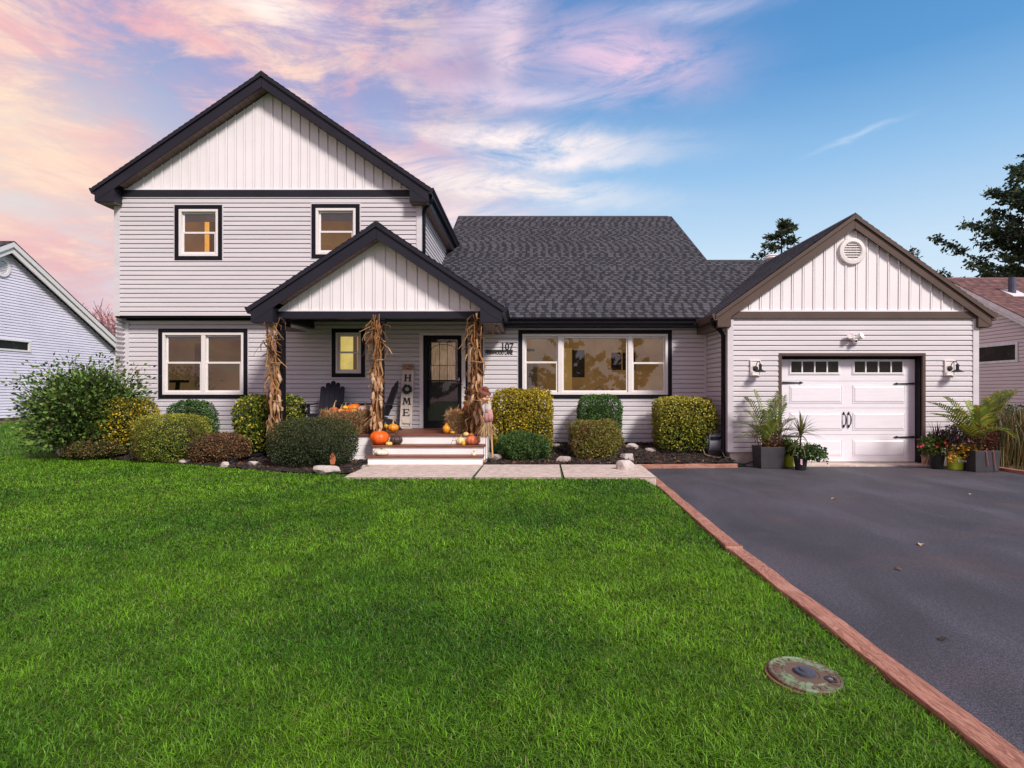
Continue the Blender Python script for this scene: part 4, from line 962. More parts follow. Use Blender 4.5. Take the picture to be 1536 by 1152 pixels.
# ------------------------------------------------------------------ leaf clouds, trees
M_LEAF = mat('foliage', attr=True, rough=0.55, var=0.08, trans=0.22, spec=0.3)
M_BARK = mat('bark', (0.07, 0.05, 0.04), 0.9, var=0.3, scale=8, bump=0.6, bscale=40)
def leaves(name, c, d, L, W, col, parent=None, m=None, fold=0.25, world=True):
    n = len(c); d = d / (np.linalg.norm(d, axis=1, keepdims=True) + 1e-9)
    r = RNG.normal(size=(n, 3)); s = np.cross(d, r); s /= (np.linalg.norm(s, axis=1, keepdims=True) + 1e-9); nn = np.cross(d, s)
    L = (np.ones(n) * L * RNG.uniform(0.7, 1.25, n))[:, None]; W = (np.ones(n) * W * RNG.uniform(0.75, 1.2, n))[:, None]
    a = c; t = c + d * L; mid = c + d * L * 0.45
    V = np.stack([a, mid + s * W + nn * W * fold, t, mid - s * W + nn * W * fold], 1).reshape(-1, 3)
    F = np.arange(4 * n).reshape(n, 4)
    return np_mesh(name, V, F, m or M_LEAF, np.repeat(col, 4, 0), parent, world)
def pick(pal, n, jit=0.2):
    w = np.array([p[1] for p in pal], float); w /= w.sum()
    c = np.array([p[0] for p in pal])[RNG.choice(len(pal), n, p=w)]
    return c * RNG.uniform(1 - jit, 1 + jit, (n, 1))
def branch_tree(root, direction, length, radius, depth, b, tips, spread=0.6, split=3, taper=0.65, up=0.1, minr=0.004):
    p = Vector(root); d = Vector(direction).normalized(); path = [p.copy()]; rad = [radius]; n = 4
    for i in range(n):
        d = (d + Vector((random.gauss(0, .12), random.gauss(0, .12), random.gauss(0, .08) + up * 0.15))).normalized()
        p = p + d * (length / n); path.append(p.copy()); rad.append(max(minr, radius * (1 - (1 - taper) * (i + 1) / n)))
    b.tube(path, rad, 6 if radius > 0.03 else 4, cap=False)
    if depth == 0: tips.append((p.copy(), d.copy())); return
    for k in range(split):
        q = path[random.choice([2, 3, 4])] if k else path[-1]
        a = Vector((random.gauss(0, 1), random.gauss(0, 1), random.gauss(0, 0.7))).normalized()
        branch_tree(q, (d + a * spread * random.uniform(0.6, 1.3) + Vector((0, 0, up))), length * random.uniform(0.62, 0.85), radius * taper * 0.8, depth - 1, b, tips, spread, split, taper, up, minr)

# bare reddish tree behind the left gap
t = thing('bare_tree', 'bare pinkish twiggy tree between the left house and the main house', 'tree', (-26.5, 37, 0))
b = MB(); tips = []
for k in range(6): branch_tree((-27.8 + k * 0.75, 37 + random.uniform(-1, 1), 0.2), (random.gauss(0, .15), random.gauss(0, .15), 1), 2.05, 0.12, 6, b, tips, 0.65, 3, 0.66, 0.10, 0.012)
b.build('branches', mat('pink_twig', (0.30, 0.13, 0.14), 0.8, var=0.3), t)
# pines behind
def pine(name, label, base, h, w, zlo, pal, nb_=34, nl=60, size=0.30):
    t = thing(name, label, 'tree', base); b = MB(); b.tube([(0, 0, 0), (0.05, 0, h * 0.5), (0, 0, h)], [0.2, 0.14, 0.03], 7); cs, ds = [], []
    for k in range(nb_):
        f = (k + 0.5) / nb_; z = zlo + (h - zlo) * f + random.gauss(0, .1); L = w * (1 - f) ** 0.65 * random.uniform(0.45, 1.1) + 0.15; a = random.uniform(0, 6.28)
        tip = Vector((L * math.cos(a), L * math.sin(a), z + L * random.uniform(-0.05, 0.35))); b.tube([(0, 0, z), tip * 0.6 + Vector((0, 0, z * 0.4)), tip], [0.045, 0.03, 0.01], 4)
        for j in range(nl):
            s_ = random.uniform(0.35, 1.05); q = Vector((0, 0, z)).lerp(tip, s_) + Vector((random.gauss(0, .14), random.gauss(0, .14), random.gauss(0, .09)))
            cs.append(q); ds.append(Vector((math.cos(a), math.sin(a), 0.4)) * 0.6 + Vector((random.gauss(0, .8), random.gauss(0, .8), random.gauss(0, .5))))
    b.build('trunk', M_BARK, t, world=False)
    cs = np.array([tuple(v) for v in cs]); ds = np.array([tuple(v) for v in ds])
    leaves('crown', cs, ds, size, size * 0.22, pick(pal, len(cs)), t, world=False); return t
PINE = [((0.055, 0.085, 0.045), 3), ((0.09, 0.12, 0.06), 2), ((0.03, 0.05, 0.03), 2)]
Dp = 42; pine('pine_tree', 'distant pine rising behind the roof left of the garage gable', (PX(1172, Dp), Dp, 0), PZ(334, Dp), 1.9, PZ(415, Dp), PINE, 30, 75, 0.34)
Dp = 60; pine('pine_tree', 'tip of a distant pine just over the garage roof right slope', (PX(1369, Dp), Dp, 0), PZ(374, Dp), 0.45, PZ(400, Dp), PINE, 9, 22, 0.35)
def big_tree(label, base, h, w, zlo, pal, dens, size, name='evergreen_tree', lim=9):
    t = thing(name, label, 'tree', base); b = MB(); b.tube([(0, 0, 0), (0.1, 0.1, h * 0.5), (0, 0, h * 0.97)], [0.42, 0.28, 0.04], 9); cs, ds = [], []
    for k in range(lim * 9):
        f = random.random() ** 0.9; z0 = zlo + (h - zlo) * f; L = w * (1 - f) ** 0.75 * random.uniform(0.35, 1.12) + 0.5; a = random.uniform(0, 6.28)
        p0 = Vector((0, 0, z0 - L * 0.25)); tip = Vector((L * math.cos(a), L * math.sin(a), z0 + L * random.uniform(0.05, 0.35))); midp = p0.lerp(tip, 0.55) - Vector((0, 0, 0.1 * L))
        b.tube([p0, midp, tip], [0.07, 0.04, 0.012], 5, cap=False)
        for j in range(int(dens * L)):
            s_ = random.uniform(0.25, 1.02); c_ = p0.lerp(midp, s_ / 0.55) if s_ < 0.55 else midp.lerp(tip, (s_ - 0.55) / 0.45)
            off = Vector((random.gauss(0, 1), random.gauss(0, 1), random.gauss(0, .45))) * (0.12 + 0.22 * L * 0.2)
            sub = random.randint(5, 11)
            for q in range(sub):
                cs.append(c_ + off * (q / sub) + Vector((random.gauss(0, .06), random.gauss(0, .06), random.gauss(0, .05))))
                ds.append(off.normalized() + Vector((random.gauss(0, .5), random.gauss(0, .5), random.gauss(0, .4) - 0.15)))
    b.build('trunk', M_BARK, t, world=False)
    cs = np.array([tuple(v) for v in cs]); ds = np.array([tuple(v) for v in ds])
    leaves('crown', cs, ds, size, size * 0.32, pick(pal, len(cs)), t, world=False); return t
DKG = [((0.060, 0.100, 0.050), 4), ((0.10, 0.145, 0.07), 2), ((0.03, 0.05, 0.03), 2)]
random.seed(12); Dt = 33; big_tree('tall dark spreading tree behind the brown roof at right', (PX(1592, Dt), Dt, 0), PZ(215, Dt), 6.6, PZ(430, Dt), DKG, 15, 0.22, lim=15)
AUT = [((0.06, 0.06, 0.02), 3), ((0.16, 0.08, 0.02), 1), ((0.035, 0.045, 0.02), 3)]
Dt = 40; big_tree('low autumn tinted tree under the tall dark one, over the ridge', (PX(1505, Dt), Dt, 0), PZ(398, Dt), 2.6, PZ(470, Dt), AUT, 10, 0.22, 'autumn_tree', 5)
# ------------------------------------------------------------------ shrubs
def superq(n, a, b, c, e, r0=0.9, zcut=-0.95):
    d = RNG.normal(size=(int(n * 2.2), 3)); d /= np.linalg.norm(d, axis=1, keepdims=True)
    k = (np.abs(d[:, 0]) ** e + np.abs(d[:, 1]) ** e + np.abs(d[:, 2]) ** e) ** (-1 / e)
    p = d * k[:, None]
    g = np.sign(p) * np.abs(p) ** (e - 1) / np.array([a, b, c]); g /= np.linalg.norm(g, axis=1, keepdims=True)
    keep = p[:, 2] > zcut; p, g = p[keep][:n], g[keep][:n]
    return p * np.array([a, b, c]), g
def wob(p, s, seed): return (vnoise(p[:, 0] + p[:, 2] * 0.7, p[:, 1] + p[:, 2] * 0.5 + 3, s, seed) - 0.5)
def shrub(label, px0, px1, py0, py1, D, e, n, L, W, pal, topcol=None, group='clipped shrubs along the house front', name='clipped_shrub', deep=0.62, lump=0.16, gain=1.5, core=(0.026, 0.032, 0.012), depth=None, stems=False, fold=0.3, wild=0.7, patch=None):
    x0, x1, zt = PX(px0, D), PX(px1, D), PZ(py0, D); xc = (x0 + x1) / 2; zb = float(bed_z(xc, D)) - 0.02
    zlo = max(zb + 0.02, PZ(py1, D)) if stems else zb
    a, c = (x1 - x0) / 2 * 0.97, (zt - zlo) / 2 * 0.98; b = depth / 2 if depth else a * 0.85
    t = thing(name, label, 'shrub', (xc, D, zb), group)
    ctr = np.array([0, 0, (zlo + zt) / 2 - zb])
    n = int(n * 1.8)
    p, g = superq(n, a, b, c, e)
    sc = 1 + lump * wob(p, 4.5, len(label)) + lump * 0.7 * wob(p, 11, len(label) + 5)
    rr = np.where(RNG.random(n) < 0.62, RNG.uniform(0.93, 1.04, n), RNG.uniform(deep * 0.95, 0.95, n))
    pos = p * sc[:, None] * rr[:, None] + ctr
    d = g * 0.22 + RNG.normal(size=(n, 3)) * (wild + 0.1) + np.array([0, 0, 0.35])
    col = pick(pal, n, 0.5) * gain
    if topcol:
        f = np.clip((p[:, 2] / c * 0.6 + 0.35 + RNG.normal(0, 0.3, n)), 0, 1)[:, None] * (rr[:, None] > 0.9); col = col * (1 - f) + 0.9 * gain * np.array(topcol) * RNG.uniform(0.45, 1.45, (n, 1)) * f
    if patch:
        f = ss(0.55, 0.75, vnoise(p[:, 0] + 7, p[:, 2] + p[:, 1], 3.4, 21))[:, None] * 0.9; col = col * (1 - f) + pick(patch, n) * f
    leaves('foliage', pos, d, L, W, col, t, world=False, fold=fold)
    # twiggy heart of the shrub: dark wood and old leaf, irregular
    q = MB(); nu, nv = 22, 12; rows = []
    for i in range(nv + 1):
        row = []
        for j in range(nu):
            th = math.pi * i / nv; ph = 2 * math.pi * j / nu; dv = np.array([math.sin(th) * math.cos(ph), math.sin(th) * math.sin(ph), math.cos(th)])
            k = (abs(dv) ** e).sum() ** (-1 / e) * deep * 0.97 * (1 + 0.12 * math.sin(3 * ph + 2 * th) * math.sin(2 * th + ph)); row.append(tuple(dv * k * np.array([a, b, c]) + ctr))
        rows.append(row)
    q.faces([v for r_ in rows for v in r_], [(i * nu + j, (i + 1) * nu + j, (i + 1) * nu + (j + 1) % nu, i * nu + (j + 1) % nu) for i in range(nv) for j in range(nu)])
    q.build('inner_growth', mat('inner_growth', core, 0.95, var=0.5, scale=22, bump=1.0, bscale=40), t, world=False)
    if stems:
        s = MB()
        for k in range(9):
            u = random.uniform(-0.5, 0.5) * a; v = random.uniform(-0.5, 0.5) * b; s.tube([(u * 0.4, v * 0.4, -0.02), (u * 0.8, v * 0.8, (zlo - zb) * 0.7), (u * 1.4, v * 1.4, ctr[2])], [0.022, 0.016, 0.008], 6, cap=False)
        s.build('stems', M_BARK, t, world=False)
    return t
YG = [((0.32, 0.235, 0.016), 4), ((0.13, 0.14, 0.016), 3), ((0.030, 0.050, 0.012), 4), ((0.44, 0.34, 0.035), 1.5)]
YG2 = [((0.24, 0.235, 0.018), 3), ((0.10, 0.14, 0.016), 4), ((0.028, 0.055, 0.012), 5), ((0.40, 0.35, 0.045), 1)]
GR = [((0.035, 0.085, 0.018), 4), ((0.055, 0.12, 0.025), 3), ((0.025, 0.055, 0.015), 3)]
BX = [((0.035, 0.060, 0.020), 4), ((0.055, 0.085, 0.030), 2), ((0.022, 0.036, 0.014), 3), ((0.10, 0.12, 0.06), 0.4)]
shrub('round topped golden shrub on bare stems beside the big loose bush', 150, 229, 600, 667, 12.1, 3.0, 5200, 0.045, 0.016, YG, None, stems=True, lump=0.22)
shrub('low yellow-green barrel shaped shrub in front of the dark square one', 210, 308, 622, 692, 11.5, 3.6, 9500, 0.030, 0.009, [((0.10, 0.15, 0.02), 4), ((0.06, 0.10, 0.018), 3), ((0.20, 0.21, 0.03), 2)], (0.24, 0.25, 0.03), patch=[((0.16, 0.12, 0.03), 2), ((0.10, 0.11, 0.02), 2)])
shrub('dark green square shrub below the lower left double window', 258, 319, 603, 665, 12.8, 4.5, 5200, 0.038, 0.014, GR)
shrub('tall yellow-green box shaped shrub behind the left corn stalks', 362, 452, 595, 680, 12.3, 5.5, 6500, 0.052, 0.020, YG2, lump=0.14)
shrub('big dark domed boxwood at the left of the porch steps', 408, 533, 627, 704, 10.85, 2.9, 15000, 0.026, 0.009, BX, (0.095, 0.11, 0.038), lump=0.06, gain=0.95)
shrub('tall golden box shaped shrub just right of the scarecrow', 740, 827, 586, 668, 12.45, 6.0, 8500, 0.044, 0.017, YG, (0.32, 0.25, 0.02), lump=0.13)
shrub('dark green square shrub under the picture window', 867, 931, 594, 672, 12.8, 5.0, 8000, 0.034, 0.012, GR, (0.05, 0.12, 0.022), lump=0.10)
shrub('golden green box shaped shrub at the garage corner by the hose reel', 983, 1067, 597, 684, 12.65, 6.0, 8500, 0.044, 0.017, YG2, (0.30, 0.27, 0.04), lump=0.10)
shrub('rough olive and bronze shrub in front of the dark square one', 857, 928, 633, 694, 12.0, 3.8, 7000, 0.05, 0.009, [((0.14, 0.14, 0.025), 4), ((0.09, 0.11, 0.02), 3), ((0.20, 0.15, 0.04), 2), ((0.22, 0.10, 0.05), 0.7)], lump=0.30, wild=0.9, patch=[((0.19, 0.11, 0.045), 2), ((0.11, 0.09, 0.03), 2)])
MOUND = 'low mounded shrubs at the front of the bed'
shrub('low spreading green mound at the foot of the golden shrub by the scarecrow', 745, 826, 649, 692, 11.75, 2.3, 6500, 0.055, 0.008, [((0.045, 0.095, 0.020), 4), ((0.065, 0.12, 0.03), 2), ((0.03, 0.06, 0.015), 2)], lump=0.35, group=MOUND, name='mounded_shrub', wild=0.9)
shrub('low russet dome shaped shrub between the barrel shrub and the boxwood', 290, 372, 651, 699, 11.35, 2.5, 6500, 0.040, 0.012, [((0.15, 0.075, 0.035), 4), ((0.09, 0.05, 0.025), 3), ((0.22, 0.12, 0.06), 2), ((0.07, 0.075, 0.025), 1.6)], lump=0.25, group=MOUND, name='mounded_shrub', gain=1.2, core=(0.05, 0.03, 0.018), patch=[((0.055, 0.075, 0.02), 2), ((0.10, 0.07, 0.03), 1)])
shrub('low bronze and green shrub at the foot of the big loose bush', 106, 182, 656, 688, 11.85, 2.2, 4200, 0.045, 0.011, [((0.11, 0.10, 0.03), 3), ((0.06, 0.075, 0.02), 3), ((0.20, 0.10, 0.05), 1.5)], lump=0.35, group=MOUND, name='mounded_shrub', core=(0.05, 0.035, 0.02), wild=0.9)

# big loose arching bush at the left corner
def loose_bush():
    D = 12.5; base = G(128, 683, bed_z); t = thing('loose_shrub', 'big loose dark green bush with arching branches at the left house corner', 'shrub', base)
    b = MB(); cs, ds = [], []
    def limb(tip, bow, n, start=0.22, rad=0.014):
        tip = Vector(tip); o = Vector((random.gauss(0, .12), random.gauss(0, .1), 0)); m1 = o.lerp(tip, 0.5) + Vector((0, 0, bow)); pts = []
        for i in range(9):
            s = i / 8; pts.append(o * (1 - s) ** 2 + m1 * 2 * s * (1 - s) + tip * s * s)
        b.tube(pts, [rad * (1 - 0.8 * i / 8) for i in range(9)], 4, cap=False)
        for j in range(n):
            s = start + (1 - start) * random.random() ** 0.8; f = s * 8; i = min(7, int(f)); p = pts[i].lerp(pts[i + 1], f - i); dr = (pts[i + 1] - pts[i]).normalized()
            tw = 0.05 + 0.20 * (1 - s) + 0.04; off = Vector((random.gauss(0, 1), random.gauss(0, 1), random.gauss(0, .6))) * tw
            cs.append(p + off); ds.append(dr * 0.8 + off.normalized() * 0.9 + Vector((0, 0, -0.25)))
    for k in range(120):
        a = random.uniform(0, 6.283); u = random.random() ** 0.5
        x = 1.12 * u * math.cos(a); y = 0.95 * u * math.sin(a); z = (1.05 + 0.85 * math.sqrt(max(0, 1 - u * u))) * random.uniform(0.72, 1.03) - 0.22 * (x < -0.5)
        limb((x, y, z), 0.25 + 0.2 * u, 62)
    for k in range(50):
        a = random.uniform(0, 6.283); x, y = 1.02 * math.cos(a), 0.9 * math.sin(a); limb((x * random.uniform(0.6, 1.05), y, random.uniform(0.15, 0.95)), 0.2, 46, 0.4)
    for (px, py) in ((22, 568), (26, 573), (35, 602), (40, 560), (226, 593), (218, 558), (208, 545), (70, 540), (100, 532), (155, 531), (180, 540), (55, 548), (45, 655), (30, 640), (200, 570)):
        q = P(px, py, D + random.uniform(-0.4, 0.3)) - Vector(base); limb(q, 0.28, 70, 0.3)
    b.build('stems', M_BARK, t, world=False)
    cs = np.array([tuple(v) for v in cs]); ds = np.array([tuple(v) for v in ds]); k = cs[:, 2] > 0.03; cs, ds = cs[k], ds[k]
    n_ = 6000; d_ = RNG.normal(size=(n_, 3)); d_ /= np.linalg.norm(d_, axis=1, keepdims=True); p_ = d_ * (RNG.random((n_, 1)) ** 0.4) * np.array([0.86, 0.75, 0.80]) + np.array([0, 0, 0.86]); cs = np.concatenate([cs, p_]); ds = np.concatenate([ds, d_ + RNG.normal(size=(n_, 3)) * 0.7 + np.array([0, 0, 0.3])])
    pal = [((0.075, 0.15, 0.028), 5), ((0.14, 0.24, 0.045), 3), ((0.025, 0.05, 0.015), 3), ((0.19, 0.26, 0.05), 1.3), ((0.22, 0.12, 0.03), 0.12)]
    leaves('foliage', cs, ds, 0.085, 0.024, pick(pal, len(cs), 0.4), t, world=False, fold=0.35)
loose_bush()
scatter_chips('ground_cover', [(-12.6, 16.3), (-10.6, 14.4), (-10.4, 14.9), (-12.3, 16.7)], 500, lambda x, y: lawn_z(x, y) + 0.05, [(0.03, 0.05, 0.02), (0.05, 0.07, 0.03)], 0.06)

# ------------------------------------------------------------------ rocks
M_ROCK = mat('rock', (0.40, 0.35, 0.32), 0.85, col2=(0.24, 0.20, 0.18), scale=5, thr=(0.4, 0.7), bump=0.7, bscale=35)
M_ROCKP = mat('pale_rock', (0.52, 0.47, 0.43), 0.85, col2=(0.34, 0.29, 0.26), scale=5, thr=(0.45, 0.75), bump=0.7, bscale=35)
def rock(label, px, py, w, h, seed, m=None, f=bed_z, flat=1.0, off=None):
    r = np.random.default_rng(seed); g = G(px, py, f); s = g.y / FPX; a, c = w * s / 2, h * s; me = bpy.data.meshes.new('rock')
    import bmesh
    bm = bmesh.new(); bmesh.ops.create_icosphere(bm, subdivisions=3, radius=1.0)
    planes = [(Vector(r.normal(size=3)).normalized(), r.uniform(0.55, 0.85)) for _ in range(11)] + [(Vector((0, 0.1, 1)).normalized(), 0.6)]
    for v in bm.verts:
        for n, d in planes:
            k = v.co.dot(n)
            if k > d: v.co -= n * (k - d)
        v.co += Vector(r.normal(size=3)) * 0.018
        v.co.x *= a * 1.12; v.co.y *= a * 0.9; v.co.z = v.co.z * c * 0.85 + c * 0.30
    bm.to_mesh(me); bm.free(); me.materials.append(m or M_ROCK)
    o = bpy.data.objects.new('rock', me); C.objects.link(o); o.location = (g.x, g.y + a * 0.6, g.z - 0.01); o.rotation_euler = (0, 0, r.uniform(-0.3, 0.3))
    return tag(o, label, 'rock', 'rocks along the flower beds')
rock('pinkish rock at the far left tip of the bed', 93, 683, 24, 12, 1)
rock('small rock below the golden shrub, left of the barrel shrub', 192, 681, 18, 11, 2)
rock('flat pale rock at the lawn edge before the barrel shrub', 277, 695, 22, 7, 3, M_ROCKP)
rock('small pale upright rock in front of the russet shrub', 334, 701, 14, 11, 4, M_ROCKP)
rock('small pale rock between the russet shrub and the boxwood', 378, 699, 17, 9, 5, M_ROCKP)
rock('large flat topped pale rock in front of the boxwood', 486, 712, 40, 16, 8, M_ROCKP)
rock('small light rock tucked behind the scarecrow foot', 732, 688, 14, 12, 9)
rock('grey boulder under the scarecrow stick', 742, 691, 24, 12, 10)
rock('round pale rock in the mulch left of the bronze shrub', 845, 694, 26, 12, 11)
rock('tiny rock behind, between the low mound and bronze shrub', 834, 671, 12, 7, 12, M_ROCKP)
rock('long light rock near the wall right of the dark square shrub', 949, 673, 22, 10, 13, M_ROCKP)
rock('brownish rock left of the golden green garage corner shrub', 977, 678, 17, 8, 14)
rock('slanted pale rock just above the largest one at the timber corner', 942, 691, 22, 13, 15, M_ROCKP)
rock('largest pale rock at the walk end by the timber corner', 939, 705, 34, 18, 16, M_ROCKP)
# corrugated drain pipe in the bed
q = MB(); g0, g1, g2 = G(345, 697, bed_z), G(372, 689, bed_z), G(408, 683, bed_z); pts = [g0 + Vector((0, 0, .03))] + [g0.lerp(g1, t) + Vector((0, 0, .05)) for t in (0.4, 0.8)] + [g1.lerp(g2, t) + Vector((0, 0, .05)) for t in (0, 0.5, 1)] + [g2 + Vector((0.5, 0.9, 0.05))]
tag(q.tube(pts, 0.045, 10).build('drain_pipe', M_BLACK, smooth=True), 'black drain pipe lying on the mulch left of the boxwood', 'pipe')
# little feather-like garden stake on the big rock
g = G(499, 703, bed_z); st = thing('garden_stake', 'small rusty orange garden stake standing behind the flat topped rock', 'stake', (g.x, g.y, g.z))
MB().tube([(0, 0, -0.05), (0, 0, 0.30)], 0.008, 6).build('rod', mat('rust', (0.22, 0.07, 0.03), 0.7), st, world=False)
q = MB(); q.prism([(-0.03, 0.08), (0.03, 0.08), (0.045, 0.16), (0.03, 0.24), (0.0, 0.28), (-0.035, 0.22), (-0.045, 0.15)], -0.012, 0.012); q.build('blade', mat('rust_orange', (0.42, 0.14, 0.06), 0.6), st, world=False, bevel=0.004)

# ------------------------------------------------------------------ pumpkins and gourds
def pumpkin(label, px, pyb, w, h, col, D, ribs=10, depth=0.14, stem=0.35, col2=None, name='pumpkin', cat='pumpkin', prof=None, lean=0.0, bumpy=0.0, stemcol=(0.30, 0.22, 0.10), roll=0.0, stripes=None, group='pumpkins and gourds decorating the porch'):
    z = PZ(pyb, D); s = D / FPX; a, c = w * s / 2, h * s / 2
    t = thing(name, label, cat, (PX(px, D), D, z + 0.002), group); rows = []; nu, nv = ribs * 6, 14; q = MB(); cols = []
    rnd = np.random.default_rng(len(label))
    for i in range(nv + 1):
        th = math.pi * i / nv; row = []
        for j in range(nu):
            ph = 2 * math.pi * j / nu; rb = 1 - depth * (1 - abs(math.sin(ph * ribs / 2)) ** 0.7) * math.sin(th) ** 0.6
            rr = math.sin(th) * rb; zz = math.cos(th)
            if prof: k = prof(zz); rr *= k
            zz = zz - 0.16 * math.exp(-(rr / 0.28) ** 2) * (zz > 0) * (0 if prof else 1)
            w_ = 1 + bumpy * rnd.normal()
            row.append((a * rr * math.cos(ph) * w_, a * rr * math.sin(ph) * w_, c * zz)); 
            k2 = 1 - abs(math.sin(ph * ribs / 2))
            base = np.array(col)
            if stripes is not None and k2 > 0.45: base = np.array(stripes)
            if col2 is not None: f = float(ss(0.4, 0.7, vnoise(np.array([ph * 1.3]), np.array([th * 2.2]), 1.5, 40 + len(label))[0])); base = base * (1 - f) + np.array(col2) * f
            cols.append(base)
        rows.append(row)
    M = Matrix.Translation((0, 0, c * 0.97)) @ Matrix.Rotation(roll, 4, 'Y') @ Matrix.Rotation(lean, 4, 'X')
    V = np.array([tuple(M @ Vector(v)) for r_ in rows for v in r_]); V[:, 2] -= V[:, 2].min()
    F = [(i * nu + j, (i + 1) * nu + j, (i + 1) * nu + (j + 1) % nu, i * nu + (j + 1) % nu) for i in range(nv) for j in range(nu)]
    np_mesh('rind', V, F, mat('rind', attr=True, rough=0.38, var=0.12, scale=25), np.array(cols), t, world=False, smooth=True)
    if stem:
        L = stem * 2 * c; top = M @ Vector((0, 0, c * (0.80 if not prof else 0.98))); q = MB(); k = 0.10 * a + 0.006
        q.tube([top - Vector((0, 0, 0.01)), top + Vector((0.02 * L, 0, 0.3 * L)), top + Vector((0.12 * L, 0, 0.65 * L)), top + Vector((0.32 * L, -0.05 * L, L))], [k * 1.7, k, k * 0.8, k * 0.9], 7)
        q.build('stem', mat('stem_%d' % int(stemcol[0] * 100), stemcol, 0.8, var=0.25, scale=20), t, world=False)
    return t
OR, DO, YE, CR, PU, TN, RE = (0.72, 0.13, 0.012), (0.55, 0.09, 0.015), (0.72, 0.33, 0.02), (0.70, 0.58, 0.30), (0.045, 0.025, 0.022), (0.36, 0.24, 0.17), (0.58, 0.15, 0.06)
pear = lambda z: (1.0 if z < 0 else 1 - 0.52 * float(ss(0.05, 0.75, z)))
neck = lambda z: (1.0 if z < -0.2 else 1 - 0.6 * float(ss(-0.2, 0.5, z)))
DB = 11.78
pumpkin('yellow curved neck gourd lying at the left end of the left hay bale', 493, 621, 14, 5, YE, DB - .1, 8, 0.05, 0.3, name='gourd', cat='gourd', prof=None, roll=0.12)
pumpkin('small flat yellow gourd right of the neck gourd on the left bale', 502, 620.5, 8, 5, (0.75, 0.45, 0.03), DB - .12, 8, 0.12, 0, name='gourd', cat='gourd')
pumpkin('small red-orange pumpkin with a tall pale stem on the left bale', 501, 617.5, 12, 7, DO, DB + .1, 9, 0.12, 1.5, stemcol=(0.40, 0.30, 0.17))
pumpkin('yellow and orange striped little pumpkin left of centre on the left bale', 511.5, 621, 12, 8, YE, DB - .1, 9, 0.16, 0.9, stripes=OR)
pumpkin('warty yellow gourd perched on top between the bale pumpkins', 518, 614.5, 9, 6, (0.74, 0.42, 0.02), DB + .02, 9, 0.10, 0.9, name='gourd', cat='gourd', bumpy=0.03)
pumpkin('small plain orange pumpkin in the front middle of the left bale', 521, 621, 11, 7, OR, DB - .1, 9, 0.12, 0.3)
pumpkin('large long orange squash at the back of the left bale', 531, 619, 22, 13.5, (0.74, 0.17, 0.012), DB + .14, 8, 0.04, 0, name='squash', cat='squash', roll=-0.16)
pumpkin('small yellow-green striped pumpkin at the front of the left bale', 531, 621, 11, 7.5, (0.70, 0.44, 0.03), DB - .12, 9, 0.15, 0.3, stripes=(0.60, 0.24, 0.02))
pumpkin('ribbed grey-tan pumpkin at the right end of the left bale', 548, 620.5, 24, 13, TN, DB, 12, 0.17, 0.35, col2=(0.44, 0.31, 0.24))
pumpkin('small yellow spiked gourd behind the big orange pumpkin', 577.5, 644.5, 10, 9, YE, 11.75, 10, 0.22, 0.3, name='gourd', cat='gourd', stripes=(0.30, 0.28, 0.03))
pumpkin('warty orange pumpkin with a long curled stem below the sign', 589.5, 648, 17, 12.5, (0.72, 0.27, 0.02), 11.72, 10, 0.10, 1.15, bumpy=0.025, stemcol=(0.40, 0.24, 0.10))
pumpkin('big smooth bright orange pumpkin at the left end of the upper step', 569, 668, 29.5, 22.5, (0.76, 0.115, 0.008), 11.33, 9, 0.055, 0.30, stemcol=(0.45, 0.33, 0.20))
pumpkin('tiny cream pumpkin beside the big orange one on the upper step', 583.5, 669, 10.5, 6.5, (0.74, 0.55, 0.16), 11.24, 9, 0.14, 0.2)
pumpkin('dark purple-brown ribbed pumpkin on the upper step', 594, 668, 20, 15, PU, 11.36, 11, 0.15, 0.25, col2=(0.085, 0.055, 0.04), stemcol=(0.05, 0.04, 0.03))
pumpkin('long white pumpkin lying on the left of the lowest tread', 571.5, 684, 24, 10.5, (0.78, 0.68, 0.54), 11.04, 9, 0.10, 0.25, stemcol=(0.18, 0.11, 0.06), roll=0.1)
pumpkin('small white pumpkin on the right of the lowest tread', 710.5, 684.5, 8, 6.5, (0.74, 0.68, 0.45), 11.02, 9, 0.10, 0.4, stemcol=(0.18, 0.15, 0.07))
pumpkin('yellow pear shaped gourd on the deck at the foot of the right bale', 670, 650.5, 12.5, 16.5, (0.78, 0.34, 0.015), 11.60, 8, 0.03, 0.0, name='gourd', cat='gourd', prof=pear)
pumpkin('tiny yellow pumpkin right of the pear shaped gourd', 678.8, 651, 7.5, 4.5, (0.76, 0.42, 0.03), 11.56, 9, 0.12, 0.2)
pumpkin('pale yellow-white pumpkin on the right of the upper step', 691, 668.5, 13.5, 13, (0.72, 0.58, 0.26), 11.33, 9, 0.08, 0.35)
pumpkin('small golden gourd leaning on the white pumpkin of the upper step', 695, 669, 6, 8, (0.70, 0.38, 0.03), 11.22, 9, 0.12, 0.0, name='gourd', cat='gourd')
pumpkin('large red-orange ribbed pumpkin with scars on the upper step right end', 709.5, 668.5, 23, 15.5, RE, 11.34, 10, 0.12, 0.2, col2=(0.62, 0.22, 0.10))
pumpkin('small white pumpkin with stripes stacked on the upper step pumpkins', 699, 654.6, 8.5, 6.5, (0.74, 0.62, 0.30), 11.36, 10, 0.15, 0.3, stripes=(0.62, 0.40, 0.10))
pumpkin('tiny orange pumpkin stacked on the red-orange ribbed one', 707, 654.6, 7.5, 5, (0.72, 0.14, 0.02), 11.40, 9, 0.14, 0.3)
pumpkin('orange pumpkin with curled stem on the left of the right hay bale', 686.5, 621, 13, 8, (0.70, 0.22, 0.02), DB, 9, 0.12, 0.9)
